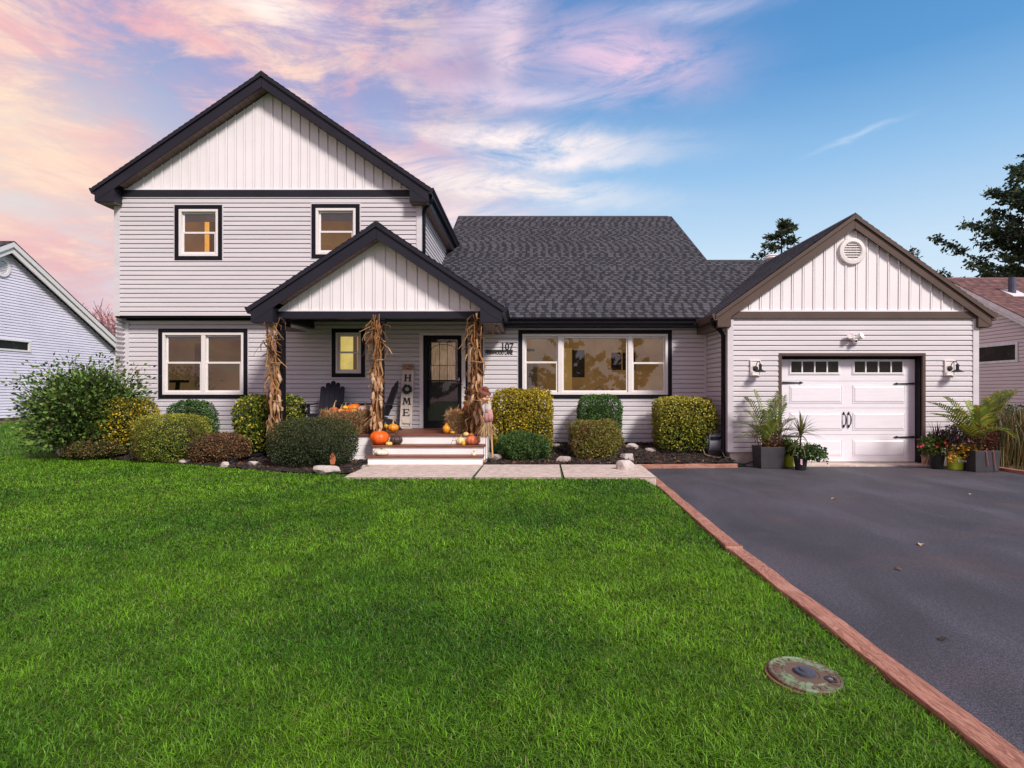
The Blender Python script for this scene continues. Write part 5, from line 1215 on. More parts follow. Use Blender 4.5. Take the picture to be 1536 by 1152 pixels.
pumpkin('yellow-green gourd at the front of the right hay bale', 692, 622, 8, 5, (0.72, 0.44, 0.03), DB - .14, 9, 0.1, 0, name='gourd', cat='gourd')
pumpkin('reddish brown squash leaning at the back of the right hay bale', 699.5, 622, 14, 12, (0.40, 0.13, 0.06), DB + .06, 8, 0.04, 0, name='squash', cat='squash', lean=0.4)
pumpkin('orange pumpkin behind the reddish squash on the right bale', 700, 612, 9, 8, (0.72, 0.2, 0.02), DB + .2, 9, 0.1, 0.3)

# ------------------------------------------------------------------ hay bales
M_HAY = mat('hay', (0.20, 0.115, 0.045), 0.95, col2=(0.085, 0.048, 0.02), scale=14, thr=(0.4, 0.65), bump=1.0, bscale=50, stretch=(1, 1, 2.5))
M_STRAW = mat('straw', attr=True, rough=0.7, var=0.1)
def hay_bale(label, x0, x1, y0, y1, h, n, shag=1.0):
    z = 0.655; t = thing('hay_bale', label, 'hay bale', ((x0 + x1) / 2, (y0 + y1) / 2, z), 'hay bales on the porch'); a, b = (x1 - x0) / 2, (y1 - y0) / 2
    q = MB(); q.box(-a + .012, a - .012, -b + .012, b - .012, 0, h - .012); q.build('bale', M_HAY, t, world=False, bevel=0.03)
    f = RNG.random(n); P_ = np.empty((n, 3)); d = RNG.normal(size=(n, 3)) * np.array([0.6, 0.5, 0.9])
    P_[:, 0] = RNG.uniform(-a, a, n); P_[:, 1] = RNG.uniform(-b, b, n); P_[:, 2] = RNG.uniform(0.01, h, n)
    k = f < 0.6; P_[k, 1] = -b; k2 = (f >= 0.6) & (f < 0.72); P_[k2, 0] = a; k3 = (f >= 0.72) & (f < 0.84); P_[k3, 0] = -a; k4 = f >= 0.84; P_[k4, 2] = h - .005
    d[k, 1] -= 0.25 * shag; d[k4, 2] = np.abs(d[k4, 2]) * 0.3 * shag; d[k2, 0] += 0.2; d[k3, 0] -= 0.3 * shag
    col = pick([((0.34, 0.21, 0.085), 3), ((0.22, 0.125, 0.05), 3), ((0.46, 0.30, 0.14), 1.5), ((0.14, 0.075, 0.03), 2)], n)
    leaves('straw', P_, d, 0.085 * (0.8 + 0.3 * shag), 0.0035, col, t, M_STRAW, 0.1, world=False)
    for x in (-a * 0.5, a * 0.5): MB().tube([(x, -b - .006, 0.02), (x, -b - .006, h + .004), (x, b, h + .004)], 0.006, 5).build('twine', mat('twine', (0.35, 0.24, 0.13), 0.9), t, world=False)
hay_bale('long hay bale left of the porch steps carrying a row of pumpkins', PX(481, 11.6), PX(562, 11.6), 11.56, 12.02, 0.425, 5200)
hay_bale('ragged hay bale beside the front door with stray straw', PX(673, 11.6), PX(716, 11.6), 11.6, 12.0, 0.40, 3600, 2.2)

# ------------------------------------------------------------------ corn stalks tied to the posts
M_CORN = mat('dry_corn_leaf', attr=True, rough=0.75, var=0.2, scale=15, trans=0.2)
def col_fill(o, cols):
    me = o.data; a = me.color_attributes.new('col', 'FLOAT_COLOR', 'POINT'); a.data.foreach_set('color', np.concatenate([cols, np.ones((len(me.vertices), 1))], 1).astype(np.float32).ravel())
def corn(label, x, ztop, tall, seed, lowz, sway):
    random.seed(seed); t = thing('corn_stalk_bundle', label, 'corn stalks', (x, DP - 0.14, 0.655), 'dried corn stalks tied to the porch posts')
    H = ztop - 0.655; b = MB(); L = MB(); cols = []; CP = [(0.30, 0.14, 0.045), (0.22, 0.095, 0.03), (0.40, 0.22, 0.085), (0.13, 0.055, 0.02), (0.50, 0.32, 0.15)]
    def add(path, ws, side, fold):
        n0 = len(L.v); L.ribbon(path, ws, side, fold); c = np.array(random.choice(CP)) * random.uniform(0.7, 1.2); cols.extend([c] * (len(L.v) - n0))
    stalks = []
    for k in range(9):
        u, v = random.uniform(-0.07, 0.07), random.uniform(-0.05, 0.06); top = H * random.uniform(0.80, 1.0); pts = [Vector((u + 0.02 * math.sin(3 * s + k) + sway * s * s * 0.14 * random.uniform(0.2, 1.2), v + 0.015 * math.cos(2 * s + k), lowz * 0.6 + (top - lowz * 0.6) * s)) for s in np.linspace(0, 1, 8)]
        b.tube(pts, [0.013 - 0.007 * i / 7 for i in range(8)], 6); stalks.append(pts)
    b.build('stalks', mat('corn_stalk', (0.30, 0.15, 0.05), 0.7, var=0.3, scale=10), t, world=False)
    for k in range(120):
        pts = random.choice(stalks); s = random.uniform(0.02, 0.98); f = s * 7; i = min(6, int(f)); p = pts[i].lerp(pts[i + 1], f - i); a = random.uniform(0, 6.283)
        loose = s > 0.72 or random.random() < 0.06
        LL = random.uniform(0.28, 0.6) * (1.0 if loose else 0.8); o = Vector((math.cos(a), math.sin(a) * 0.7 - 0.25, 0)) * (random.uniform(0.10, 0.27) if loose else random.uniform(0.03, 0.095))
        rise = random.uniform(0.05, 0.28) if loose else random.uniform(0.0, 0.1); drop = random.uniform(-0.08, 0.30) if loose else LL * 0.95; w = random.uniform(0.012, 0.026)
        path = [p, p + o * 0.45 + Vector((0, 0, rise * 0.8)), p + o * 0.85 + Vector((0, 0, rise * 0.5 - drop * 0.25)), p + o * 1.15 + Vector((random.gauss(0, .03), 0, -drop * 0.7)), p + o * 1.25 + Vector((random.gauss(0, .04), 0, -drop))]
        for q in path: q.z = max(q.z, lowz + 0.01)
        sd = Vector((-o.y, o.x, random.gauss(0, .08))) if o.length > 1e-4 else Vector((1, 0, 0)); tw_ = random.uniform(-0.05, 0.05); path[2] += Vector((tw_, 0, 0)); path[3] -= Vector((tw_ * 0.8, 0, 0)); add(path, [w * 0.6, w, w * 0.9, w * 0.6, 0.002], sd + Vector((random.gauss(0, .05), random.gauss(0, .05), 0)), random.uniform(0.2, 0.9))
    lv = L.build('leaves', M_CORN, t, world=False); col_fill(lv, np.array(cols))
    E = MB(); cols = []
    for k in range(26):                     # husked ears hanging in the middle and lower parts
        s = random.uniform(0.08, 0.52); a = random.uniform(0, 6.283); x0, y0 = 0.085 * math.cos(a), 0.07 * math.sin(a) - 0.05; z0 = max(H * s, lowz + 0.22); l = random.uniform(0.16, 0.26); n0 = len(E.v)
        E.tube([(x0 * 0.6, y0 * 0.7, z0), (x0, y0, z0 - l * 0.3), (x0 * 1.2, y0 * 1.15, z0 - l * 0.7), (x0 * 1.15, y0 * 1.1, z0 - l)], [0.010, 0.030, 0.026, 0.004], 7)
        c = np.array(random.choice([(0.52, 0.32, 0.17), (0.42, 0.22, 0.10), (0.60, 0.42, 0.26), (0.34, 0.17, 0.08)])); cols.extend([c] * (len(E.v) - n0))
    e = E.build('husks', M_CORN, t, world=False); col_fill(e, np.array(cols))
    for z in (H * 0.60, H * 0.28): MB().tube([(0.12 * math.cos(q), 0.10 * math.sin(q) - 0.01, z + 0.01 * math.sin(2 * q)) for q in np.linspace(0, 6.283, 16)], 0.008, 5).build('twine', MATS['twine'], t, world=False)
corn('corn stalk bundle on the left porch post beside the shrub', -4.83, 2.92, 1, 5, -0.25, -1.0)
corn('tallest corn stalk bundle on the middle porch post over the big pumpkin', -2.90, 3.02, 1, 16, 0.0, 0.2)
corn('corn stalk bundle on the right porch post behind the scarecrow', -0.99, 2.95, 1, 23, 0.0, -0.2)
random.seed(99)

# ------------------------------------------------------------------ adirondack chairs
M_CHAIR = mat('navy_black_paint', (0.012, 0.013, 0.020), 0.5, spec=0.2)
def adirondack(label, loc, rz):
    t = thing('adirondack_chair', label, 'chair', loc, 'adirondack chairs on the porch'); t.rotation_euler = (0, 0, rz)
    hs = [0.66, 0.74, 0.78, 0.74, 0.66]; q = MB(); q.M = Matrix.Translation((0, 0.20, 0.30)) @ Matrix.Rotation(R(-20), 4, 'X')
    for k, h in enumerate(hs):
        x = (k - 2) * 0.103; w = 0.046; tp = [(x + w * math.cos(a), h - 0.05 + 0.05 * math.sin(a) + (2 - abs(k - 2)) * 0.004) for a in np.linspace(0, math.pi, 7)]
        q.prism([(x - w, 0), (x + w, 0)] + tp, -0.010, 0.010)
    q.box(-0.24, 0.24, 0.011, 0.033, 0.16, 0.22); q.box(-0.22, 0.22, 0.011, 0.033, 0.50, 0.56); q.M = None
    q.build('backrest', M_CHAIR, t, world=False, bevel=0.003)
    q = MB()
    for k in range(6):
        y = -0.34 + k * 0.092; z = 0.36 - k * 0.018; q.box(-0.26, 0.26, y, y + 0.08, z - 0.02, z)
    q.box(-0.26, 0.26, -0.375, -0.352, 0.25, 0.36); q.build('seat', M_CHAIR, t, world=False, bevel=0.003)
    for s in (-1, 1):
        q = MB(); q.prism([(s * 0.27, -0.42), (s * 0.42, -0.42), (s * 0.43, -0.2), (s * 0.36, 0.38), (s * 0.29, 0.38)], 0.535, 0.56, axis='z'); q.build('armrest', M_CHAIR, t, world=False, bevel=0.004)
        MB().box(min(s * 0.28, s * 0.31), max(s * 0.28, s * 0.31), -0.37, -0.27, 0, 0.534).build('leg', M_CHAIR, t, world=False, bevel=0.003)
        q = MB(); q.prism([(-0.37, 0.24), (-0.37, 0.34), (0.30, 0.22), (0.50, 0.0), (0.40, 0.0), (0.20, 0.14)], s * 0.265 - 0.012, s * 0.265 + 0.012, axis='x'); q.build('leg', M_CHAIR, t, world=False, bevel=0.003)
adirondack('black slat back porch chair facing out, left of the small lit window', (PX(491, 12.6), 12.62, 0.655), 0.06)
adirondack('black slat back porch chair turned sideways behind the middle post', (PX(563, 12.7), 12.75, 0.655), -1.1)

# ------------------------------------------------------------------ sign, address, lamps, camera
def text_mb(s, size, depth, sx=1.0, shear=0.0, offset=0.0):
    cu = bpy.data.curves.new('t', 'FONT'); cu.body = s; cu.size = size; cu.extrude = depth; cu.shear = shear; cu.offset = offset; cu.align_x = 'CENTER'; cu.resolution_u = 3
    o = bpy.data.objects.new('t', cu); C.objects.link(o); dg = bpy.context.evaluated_depsgraph_get(); me = bpy.data.meshes.new_from_object(o.evaluated_get(dg))
    vs = [Vector((v.co.x * sx, -v.co.z, v.co.y)) for v in me.vertices]; fs = [tuple(p.vertices) for p in me.polygons]
    bpy.data.objects.remove(o); bpy.data.curves.remove(cu); bpy.data.meshes.remove(me); return vs, fs
def put_text(s, at, size, depth, m, parent, name='lettering', sx=1.0, shear=0.0, offset=0.0, world=False):
    vs, fs = text_mb(s, size, depth, sx, shear, offset); q = MB(); q.faces([v + Vector(at) for v in vs], fs); return q.build(name, m, parent, world=world)
sg = thing('porch_sign', 'tall whitewashed HOME sign board leaning beside the front door', 'sign', (PX(609.5, 13.2), 13.12, 0.656)); sg.rotation_euler = (R(-6), R(1.3), 0)
M_BOARD = mat('whitewashed_board', (0.60, 0.52, 0.46), 0.7, var=0.15, scale=4, stretch=(14, 1, 0.8)); M_INK = mat('black_ink', (0.012, 0.012, 0.014), 0.7); M_KRAFT = mat('brown_board', (0.38, 0.22, 0.14), 0.7, var=0.2, scale=4, stretch=(3, 1, 12))
b = MB()
for k in range(3): b.box(-0.132 + k * 0.0885, -0.132 + (k + 1) * 0.0885 - 0.002, 0, 0.022, 0, 1.43)
b.build('board', M_BOARD, sg, world=False, bevel=0.002)
MB().box(-0.128, 0.128, -0.008, -0.001, 1.285, 1.425).build('header_board', M_KRAFT, sg, world=False)
put_text('our Happy', (0, -0.010, 1.365), 0.05, 0.002, M_INK, sg, shear=0.3); put_text('Place', (0, -0.010, 1.305), 0.05, 0.002, M_INK, sg, shear=0.3)
def slab(letter, zc, w=0.17, h=0.155, t=0.036):
    q = MB(); y0, y1 = -0.006, -0.001; l, r_ = -w / 2, w / 2; z0, z1 = zc - h / 2, zc + h / 2; s = 0.016
    serif = lambda x, z, ww=0.034: q.box(x - ww, x + ww, y0, y1, z, z + s)
    if letter == 'H':
        for x in (l + t, r_ - t): q.box(x - t / 2, x + t / 2, y0, y1, z0 + s, z1 - s); serif(x, z0); serif(x, z1 - s)
        q.box(l + t * 1.5, r_ - t * 1.5, y0, y1, zc - 0.011, zc + 0.011)
    if letter == 'E':
        x = l + t * 1.1; q.box(x - t / 2, x + t / 2, y0, y1, z0 + s, z1 - s); q.box(l, r_ - 0.01, y0, y1, z0, z0 + s); q.box(l, r_ - 0.02, y0, y1, z1 - s, z1); q.box(x + t / 2, r_ - 0.055, y0, y1, zc - 0.009, zc + 0.009)
        q.box(r_ - 0.028, r_ - 0.01, y0, y1, z0 + s, z0 + 0.05); q.box(r_ - 0.038, r_ - 0.02, y0, y1, z1 - 0.045, z1 - s); q.box(r_ - 0.062, r_ - 0.055, y0, y1, zc - 0.026, zc + 0.026)
    if letter == 'M':
        w2 = w * 1.2; l, r_ = -w2 / 2, w2 / 2
        q.prism([(l + 0.02, z0 + s), (l + 0.045, z0 + s), (l + 0.06, z1 - s), (l + 0.035, z1 - s)], y0, y1); q.prism([(r_ - 0.055, z0 + s), (r_ - 0.018, z0 + s), (r_ - 0.035, z1 - s), (r_ - 0.07, z1 - s)], y0, y1)
        q.prism([(l + 0.04, z1 - s), (l + 0.085, z1 - s), (0.018, z0 + 0.02), (-0.012, z0 + 0.02)], y0 - 0.0008, y1); q.prism([(r_ - 0.06, z1 - s), (r_ - 0.08, z1 - s), (-0.004, z0 + 0.02), (0.010, z0 + 0.02)], y0 - 0.0004, y1)
        serif(l + 0.034, z0, 0.03); serif(r_ - 0.036, z0, 0.036); serif(l + 0.045, z1 - s, 0.03); serif(r_ - 0.05, z1 - s, 0.03)
    q.build('lettering', M_INK, sg, world=False)
slab('H', 1.115); slab('M', 0.60); slab('E', 0.35)
put_text('Fleming', (0, -0.004, 0.085), 0.075, 0.002, M_INK, sg, sx=0.85, shear=0.35); MB().box(-0.11, 0.11, -0.004, -0.001, 0.035, 0.042).build('underline', M_INK, sg, world=False)
MB().box(-0.10, -0.085, -0.004, -0.001, 0.165, 0.185).build('lettering', M_INK, sg, world=False)
b = MB(); wr = Vector((0, -0.02, 0.865)); n = 420; a = RNG.uniform(0, 2 * np.pi, n); rr = 0.062 + RNG.normal(0, 0.010, n)
wc = np.stack([rr * np.cos(a), -0.02 + RNG.normal(0, 0.006, n), 0.865 + rr * np.sin(a)], 1); wd = np.stack([np.cos(a) - np.sin(a) * 0.8, RNG.normal(0, 0.4, n), np.sin(a) + np.cos(a) * 0.8], 1) + RNG.normal(0, 0.4, (n, 3))
leaves('wreath', wc, wd, 0.045, 0.009, pick([((0.045, 0.07, 0.05), 3), ((0.09, 0.11, 0.08), 2)], n), sg, world=False)

hn = thing('house_number', 'black metal number 107 over a street name bar on the siding', 'house number', P(749, 525, DW - 0.03))
z = lambda py: PZ(py, DW) - hn.location.z; x = lambda px: PX(px, DW) - hn.location.x
MB().box(x(728), x(769.5), -0.006, 0.006, z(526.4), z(525)).build('bar', M_IRON, hn, world=False)
MB().box(x(735), x(737), 0.006, 0.03, z(526.4), z(525)).build('standoff', M_IRON, hn, world=False); MB().box(x(760), x(762), 0.006, 0.03, z(526.4), z(525)).build('standoff', M_IRON, hn, world=False)
put_text('107', (x(760.8), 0.002, z(525.3)), 0.235, 0.004, M_IRON, hn, sx=0.82, offset=0.004)
put_text('FERNWOOD LANE', (x(748.7), 0.002, z(531.8)), 0.118, 0.004, M_IRON, hn, sx=0.60, offset=0.003)

M_LAMPW = mat('lamp_plate', (0.80, 0.76, 0.74), 0.4)
def wall_lamp(label, px):
    D = DG - 0.02; t = thing('wall_lamp', label, 'wall lamp', P(px, 552, D), 'barn lamps beside the garage door'); k = D / FPX
    MB().frame(-0.135, 0.07, -0.155, 0.155, 0.016, -0.035, 0.01).build('mount_rim', M_LAMPW, t, world=False)
    MB().box(-0.119, 0.054, -0.02, 0.008, -0.139, 0.139).build('mount', M_LAMPW, t, world=False)
    MB().lathe([(0.052, -0.02), (0.05, -0.035), (0.03, -0.045), (0.001, -0.046)], (-0.03, 0, -0.01), 18, 'y').build('rosette', M_IRON, t, world=False, smooth=False)
    q = MB(); q.tube([(-0.03, -0.04, 0.02), (-0.03, -0.08, 0.09), (-0.022, -0.13, 0.125), (-0.005, -0.17, 0.115), (0.0, -0.19, 0.07)], 0.008, 8); q.build('arm', M_IRON, t, world=False, smooth=True)
    q = MB(); q.lathe([(0.001, 0.078), (0.012, 0.075), (0.035, 0.052), (0.037, 0.045), (0.028, 0.042), (0.028, -0.03), (0.045, -0.042), (0.085, -0.062), (0.105, -0.082), (0.103, -0.086), (0.080, -0.068), (0.02, -0.05)], (0.0, -0.19, 0), 26); q.build('shade', M_IRON, t, world=False)
    return t
wall_lamp('black barn lamp on a white plate left of the garage door', 1135); wall_lamp('black barn lamp on a white plate right of the garage door', 1426)
t = thing('security_camera', 'white security camera with two floodlight heads above the garage door', 'camera', P(1279, 508, DG - 0.02))
MB().lathe([(0.055, 0.0), (0.055, -0.04), (0.04, -0.055), (0.001, -0.056)], (0, 0, 0), 18, 'y').build('mount', M_LAMPW, t, world=False, smooth=False)
for s in (-1, 1):
    q = MB(); q.M = Matrix.Translation((s * 0.085, -0.09, 0.03)) @ Matrix.Rotation(s * 0.55, 4, 'Z') @ Matrix.Rotation(-0.35, 4, 'X'); q.lathe([(0.02, 0.07), (0.05, 0.05), (0.062, -0.02), (0.066, -0.06), (0.060, -0.062), (0.001, -0.055)], (0, 0, 0), 18, 'y'); q.build('floodlight', M_LAMPW, t, world=False, smooth=False)
q = MB(); q.tube([(-0.06, -0.05, 0.02), (0, -0.045, 0), (0.06, -0.05, 0.02)], 0.022, 8); q.build('bracket', M_LAMPW, t, world=False)
q = MB(); q.box(-0.032, 0.032, -0.13, -0.05, -0.10, -0.02); cb = q.build('camera_body', M_LAMPW, t, world=False, bevel=0.012); q = MB(); q.lathe([(0.026, -0.132), (0.024, -0.136), (0.001, -0.137)], (0, 0, -0.058), 16, 'y'); q.build('lens', M_IRON, cb, world=False)
# ------------------------------------------------------------------ potted plants
M_LEAF2 = mat('frond', attr=True, rough=0.45, var=0.12, scale=12, trans=0.25)
def frond(L, cols, base, tip, droop, n, ll, w, pal, vshape=0.5):
    """pinnate palm leaf: arching stem with paired leaflets"""
    base, tip = Vector(base), Vector(tip); mid = base.lerp(tip, 0.55) + Vector((0, 0, droop)); pts = []
    for i in range(13):
        s = i / 12; pts.append(base * (1 - s) ** 2 + mid * 2 * s * (1 - s) + tip * s * s)
    n0 = len(L.v); L.tube(pts, [0.008 * (1 - 0.8 * i / 12) for i in range(13)], 4, cap=False); c = np.array((0.16, 0.17, 0.03)); cols.extend([c] * (len(L.v) - n0))
    n = int(n * 0.8)
    for j in range(n):
        s = 0.22 + 0.78 * j / (n - 1); f = s * 12; i = min(11, int(f)); p = pts[i].lerp(pts[i + 1], f - i); t = (pts[i + 1] - pts[i]).normalized(); sd = t.cross(Vector((0, 0, 1)))
        sd = sd.normalized() if sd.length > 0.05 else Vector((1, 0, 0)); up = sd.cross(t)
        for sg in (-1, 1):
            l = ll * (0.45 + 0.75 * math.sin(math.pi * min(1, 0.15 + s * 0.8))) * random.uniform(0.85, 1.1); d = (t * 0.75 + sd * sg * 0.85 + up * vshape * 0.6).normalized(); n0 = len(L.v)
            e = p + d * l - Vector((0, 0, 0.22 * l)); L.ribbon([p, p + d * l * 0.5, e], [w * 0.6, w, 0.001], t, 0.25)
            k = pick(pal, 1)[0]; cols.extend([k] * (len(L.v) - n0))
def blades(L, cols, base, n, lmin, lmax, w, pal, flat=0.9, droop=0.35, tilt=(0.1, 1.2)):
    for k in range(n):
        a = random.uniform(0, 6.283); e = random.uniform(*tilt); l = random.uniform(lmin, lmax); d = Vector((math.sin(e) * math.cos(a), math.sin(e) * math.sin(a) * flat, math.cos(e))); p = Vector(base) + Vector((random.gauss(0, .01), random.gauss(0, .01), random.uniform(-.04, .04)))
        n0 = len(L.v); dz = Vector((0, 0, -droop * l * math.sin(e))); L.ribbon([p, p + d * l * 0.35 + dz * 0.08, p + d * l * 0.7 + dz * 0.4, p + d * l + dz], [w * 0.7, w, w * 0.7, 0.001], (-math.sin(a), math.cos(a), 0.1), 0.3); c = pick(pal, 1)[0]; cols.extend([c] * (len(L.v) - n0))
def bush_leaves(name, t, c, r, n, L, W, pal, zmin=0.0, squash=1.0, bias=(0, 0, 0)):
    d = RNG.normal(size=(n, 3)); d /= np.linalg.norm(d, axis=1, keepdims=True); p = d * (RNG.random((n, 1)) ** 0.45) * np.array(r) + np.array(c); k = p[:, 2] > zmin; p, d = p[k], d[k]
    return leaves(name, p, d * 0.7 + RNG.normal(size=p.shape) * 0.7 + np.array(bias), L, W, pick(pal, len(p)), t, world=False, fold=0.3)
def sq_pot(t, w, h, m):
    q = MB(); a, b, e = w / 2, w * 0.46, 0.02
    def ring(x, z): return [(-x, -x, z), (x, -x, z), (x, x, z), (-x, x, z)]
    rs = [ring(b, 0), ring(a, h), ring(a - e, h), ring(a - e, h - 0.05)]
    q.faces([v for r_ in rs for v in r_], [(4 * i + k, 4 * i + (k + 1) % 4, 4 * i + 4 + (k + 1) % 4, 4 * i + 4 + k) for i in range(3) for k in range(4)] + [(3, 2, 1, 0)])
    q.build('planter_box', m, t, world=False, bevel=0.004); MB().box(-a + e, a - e, -a + e, a - e, h - 0.09, h - 0.05).build('soil', M_MULCH, t, world=False)
def rnd_pot(t, r0, r1, h, m):
    MB().lathe([(r0 * 0.9, 0.0), (r0, 0.012), (r1 * 0.97, h * 0.93), (r1 * 1.04, h * 0.94), (r1 * 1.05, h), (r1 * 0.97, h), (r1 * 0.94, h * 0.88), (0.01, h * 0.87)], (0, 0, 0), 28).build('pot', m, t, world=False)
M_PLANT = mat('charcoal_planter', (0.036, 0.037, 0.042), 0.6, var=0.15, scale=5, bump=0.1, bscale=60)
M_LIME = mat('lime_pot', (0.34, 0.44, 0.02), 0.4); M_BPOT = mat('black_pot', (0.012, 0.012, 0.013), 0.45); M_TANPOT = mat('tan_pot', (0.30, 0.20, 0.12), 0.7)
FP = [((0.095, 0.165, 0.018), 4), ((0.18, 0.24, 0.028), 3), ((0.32, 0.31, 0.055), 1.3)]
FPR = [((0.12, 0.20, 0.016), 4), ((0.25, 0.30, 0.024), 3), ((0.42, 0.37, 0.05), 1.3)]
Z0 = lambda x, y: 0.0
def local(g, px, py, dy=0.0): return P(px, py, g.y + dy) - g
# left charcoal planter with palms and reddish stems
g = G(1152, 701, Z0); g.z = 0.002; t = thing('planter', 'square charcoal planter of thin palms left of the garage door', 'planter', g, 'planters beside the garage door')
sq_pot(t, 0.46, 0.41, M_PLANT); t.rotation_euler = (0, 0, 0.0)
L = MB(); cols = []
for (px, py, dr, dy, n) in ((1118, 598, 0.30, -.1, 22), (1131, 588, 0.25, .1, 22), (1169, 590, 0.12, 0, 24), (1175, 596, 0.10, .1, 22), (1180, 608, 0.18, -.2, 20), (1189, 630, 0.22, 0, 20), (1113, 636, 0.24, 0, 18), (1120, 618, 0.25, .15, 18), (1186, 645, 0.2, -.25, 18), (1150, 618, 0.12, -.2, 18), (1140, 640, 0.1, -.3, 16), (1165, 632, 0.1, -.3, 20), (1158, 602, 0.05, .1, 18), (1111, 655, 0.2, -.1, 14)):
    tip = local(g, px, py, dy); frond(L, cols, (random.uniform(-.1, .1), random.uniform(-.08, .08), 0.38), tip, dr, n, 0.22, 0.012, FP)
o = L.build('fronds', M_LEAF2, t, world=False); col_fill(o, np.array(cols))
q = MB()
for k in range(26):
    x, y = random.uniform(-.18, .18), random.uniform(-.15, .15); q.tube([(x, y, 0.36), (x * 1.3, y * 1.3, 0.6), (x * 1.9 + random.gauss(0, .03), y * 1.8, random.uniform(0.72, 1.0))], [0.007, 0.006, 0.003], 5)
q.build('stems', mat('red_stem', (0.13, 0.045, 0.03), 0.7), t, world=False)
bush_leaves('undergrowth', t, (0.05, -.05, 0.47), (0.21, 0.18, 0.13), 420, 0.05, 0.016, [((0.15, 0.05, 0.03), 3), ((0.22, 0.13, 0.03), 2), ((0.07, 0.06, 0.02), 2)], 0.38)
# lime pot and black pot with spike and ivy
g = G(1183, 700.5, Z0); g.z = 0.002; t = thing('flower_pot', 'lime green pot of leafy vine tucked between the left planter and black pot', 'plant pot', g, 'planters beside the garage door'); rnd_pot(t, 0.095, 0.12, 0.22, M_LIME)
bush_leaves('foliage', t, (-.02, 0, 0.36), (0.19, 0.17, 0.20), 620, 0.065, 0.024, [((0.07, 0.14, 0.025), 4), ((0.12, 0.20, 0.03), 2), ((0.04, 0.08, 0.02), 2), ((0.28, 0.13, 0.03), 0.4)], 0.14)
g = G(1201, 705, Z0); g.z = 0.002; t = thing('flower_pot', 'black pot with a spiky dracaena and trailing ivy before the garage door', 'plant pot', g, 'planters beside the garage door'); rnd_pot(t, 0.095, 0.125, 0.25, M_BPOT)
MB().box(-0.062, -0.022, -0.128, -0.121, 0.11, 0.21).build('plant_tag', mat('tag', (0.65, 0.60, 0.60), 0.5, col2=(0.45, 0.06, 0.12), scale=40, thr=(0.5, 0.55)), t, world=False)
MB().tube([(0, 0, 0.2), (0.0, 0.0, 0.55), (0.005, 0, 0.72)], [0.017, 0.014, 0.012], 7).build('stem', M_BARK, t, world=False)
L = MB(); cols = []; blades(L, cols, (0.0, 0, 0.68), 52, 0.32, 0.50, 0.013, [((0.10, 0.12, 0.03), 4), ((0.18, 0.17, 0.05), 2), ((0.16, 0.09, 0.04), 1)], 0.9, 0.30, (0.05, 1.75)); blades(L, cols, (0, 0, 0.52), 16, 0.25, 0.38, 0.011, [((0.14, 0.10, 0.04), 1)], 0.9, 0.5, (1.0, 1.9))
o = L.build('spikes', M_LEAF2, t, world=False); col_fill(o, np.array(cols))
bush_leaves('ivy', t, (0.16, -.03, 0.33), (0.30, 0.19, 0.15), 620, 0.06, 0.026, [((0.05, 0.12, 0.025), 4), ((0.09, 0.18, 0.04), 2), ((0.03, 0.06, 0.02), 2)], 0.12, bias=(0.3, 0, -0.3))
cs = np.array([[0.30 + 0.17 * s + random.gauss(0, .02), -0.03 + random.gauss(0, .03), 0.33 - 0.16 * s * s + random.gauss(0, .03)] for s in np.linspace(0, 1, 60)]); leaves('ivy_trail', cs, RNG.normal(size=cs.shape) + np.array([0.5, 0, -0.5]), 0.05, 0.022, pick([((0.06, 0.14, 0.03), 2), ((0.12, 0.13, 0.04), 1)], 60), t, world=False)
# right side: tan pot, black pot with flowers and purple spikes
g = G(1390, 699, Z0); g.z = 0.002; t = thing('flower_pot', 'small tan empty looking pot half hidden at the right door jamb', 'plant pot', g, 'planters beside the garage door'); rnd_pot(t, 0.075, 0.10, 0.21, M_TANPOT)
bush_leaves('foliage', t, (0, -0.02, 0.28), (0.10, 0.10, 0.10), 120, 0.06, 0.014, [((0.10, 0.12, 0.03), 2), ((0.16, 0.08, 0.05), 1)], 0.18)
g = G(1405, 703, Z0); g.z = 0.002; t = thing('flower_pot', 'black pot of red flowers and purple spikes right of the garage door', 'plant pot', g, 'planters beside the garage door'); rnd_pot(t, 0.10, 0.14, 0.26, M_BPOT)
L = MB(); cols = []; blades(L, cols, (0.02, 0.02, 0.42), 34, 0.35, 0.52, 0.011, [((0.055, 0.018, 0.035), 3), ((0.10, 0.03, 0.05), 1)], 0.9, 0.15, (0.05, 0.75)); o = L.build('purple_spikes', M_LEAF2, t, world=False); col_fill(o, np.array(cols))
bush_leaves('foliage', t, (-.03, -.03, 0.45), (0.31, 0.22, 0.21), 950, 0.065, 0.021, [((0.06, 0.12, 0.025), 4), ((0.12, 0.19, 0.03), 3), ((0.22, 0.25, 0.04), 1.2), ((0.16, 0.06, 0.03), 0.6)], 0.16)
def blossoms(t, pts, col, r=0.022, name='flower'):
    m = mat('petal_%d_%d' % (int(col[0] * 100), int(col[1] * 100)), col, 0.5)
    for p in pts:
        q = MB()
        for k in range(5):
            a = k * 1.2566; d = Vector((math.cos(a), -0.35, math.sin(a))); q.ribbon([p, Vector(p) + d * r * 0.6, Vector(p) + d * r * 1.1], [r * 0.25, r * 0.55, r * 0.2], (-math.sin(a), 0, math.cos(a)), 0.2)
        q.build(name, m, t, world=False)
blossoms(t, [(-0.02, -0.25, 0.52), (0.02, -0.24, 0.46), (-0.15, -0.22, 0.44), (0.17, -0.22, 0.49), (-0.22, -0.2, 0.40)][:3], (0.55, 0.03, 0.03), 0.027)
blossoms(t, [(-0.40, -0.15, 0.44), (-0.35, -0.14, 0.46), (-0.44, -0.12, 0.43)], (0.5, 0.02, 0.08), 0.020)
q = MB()
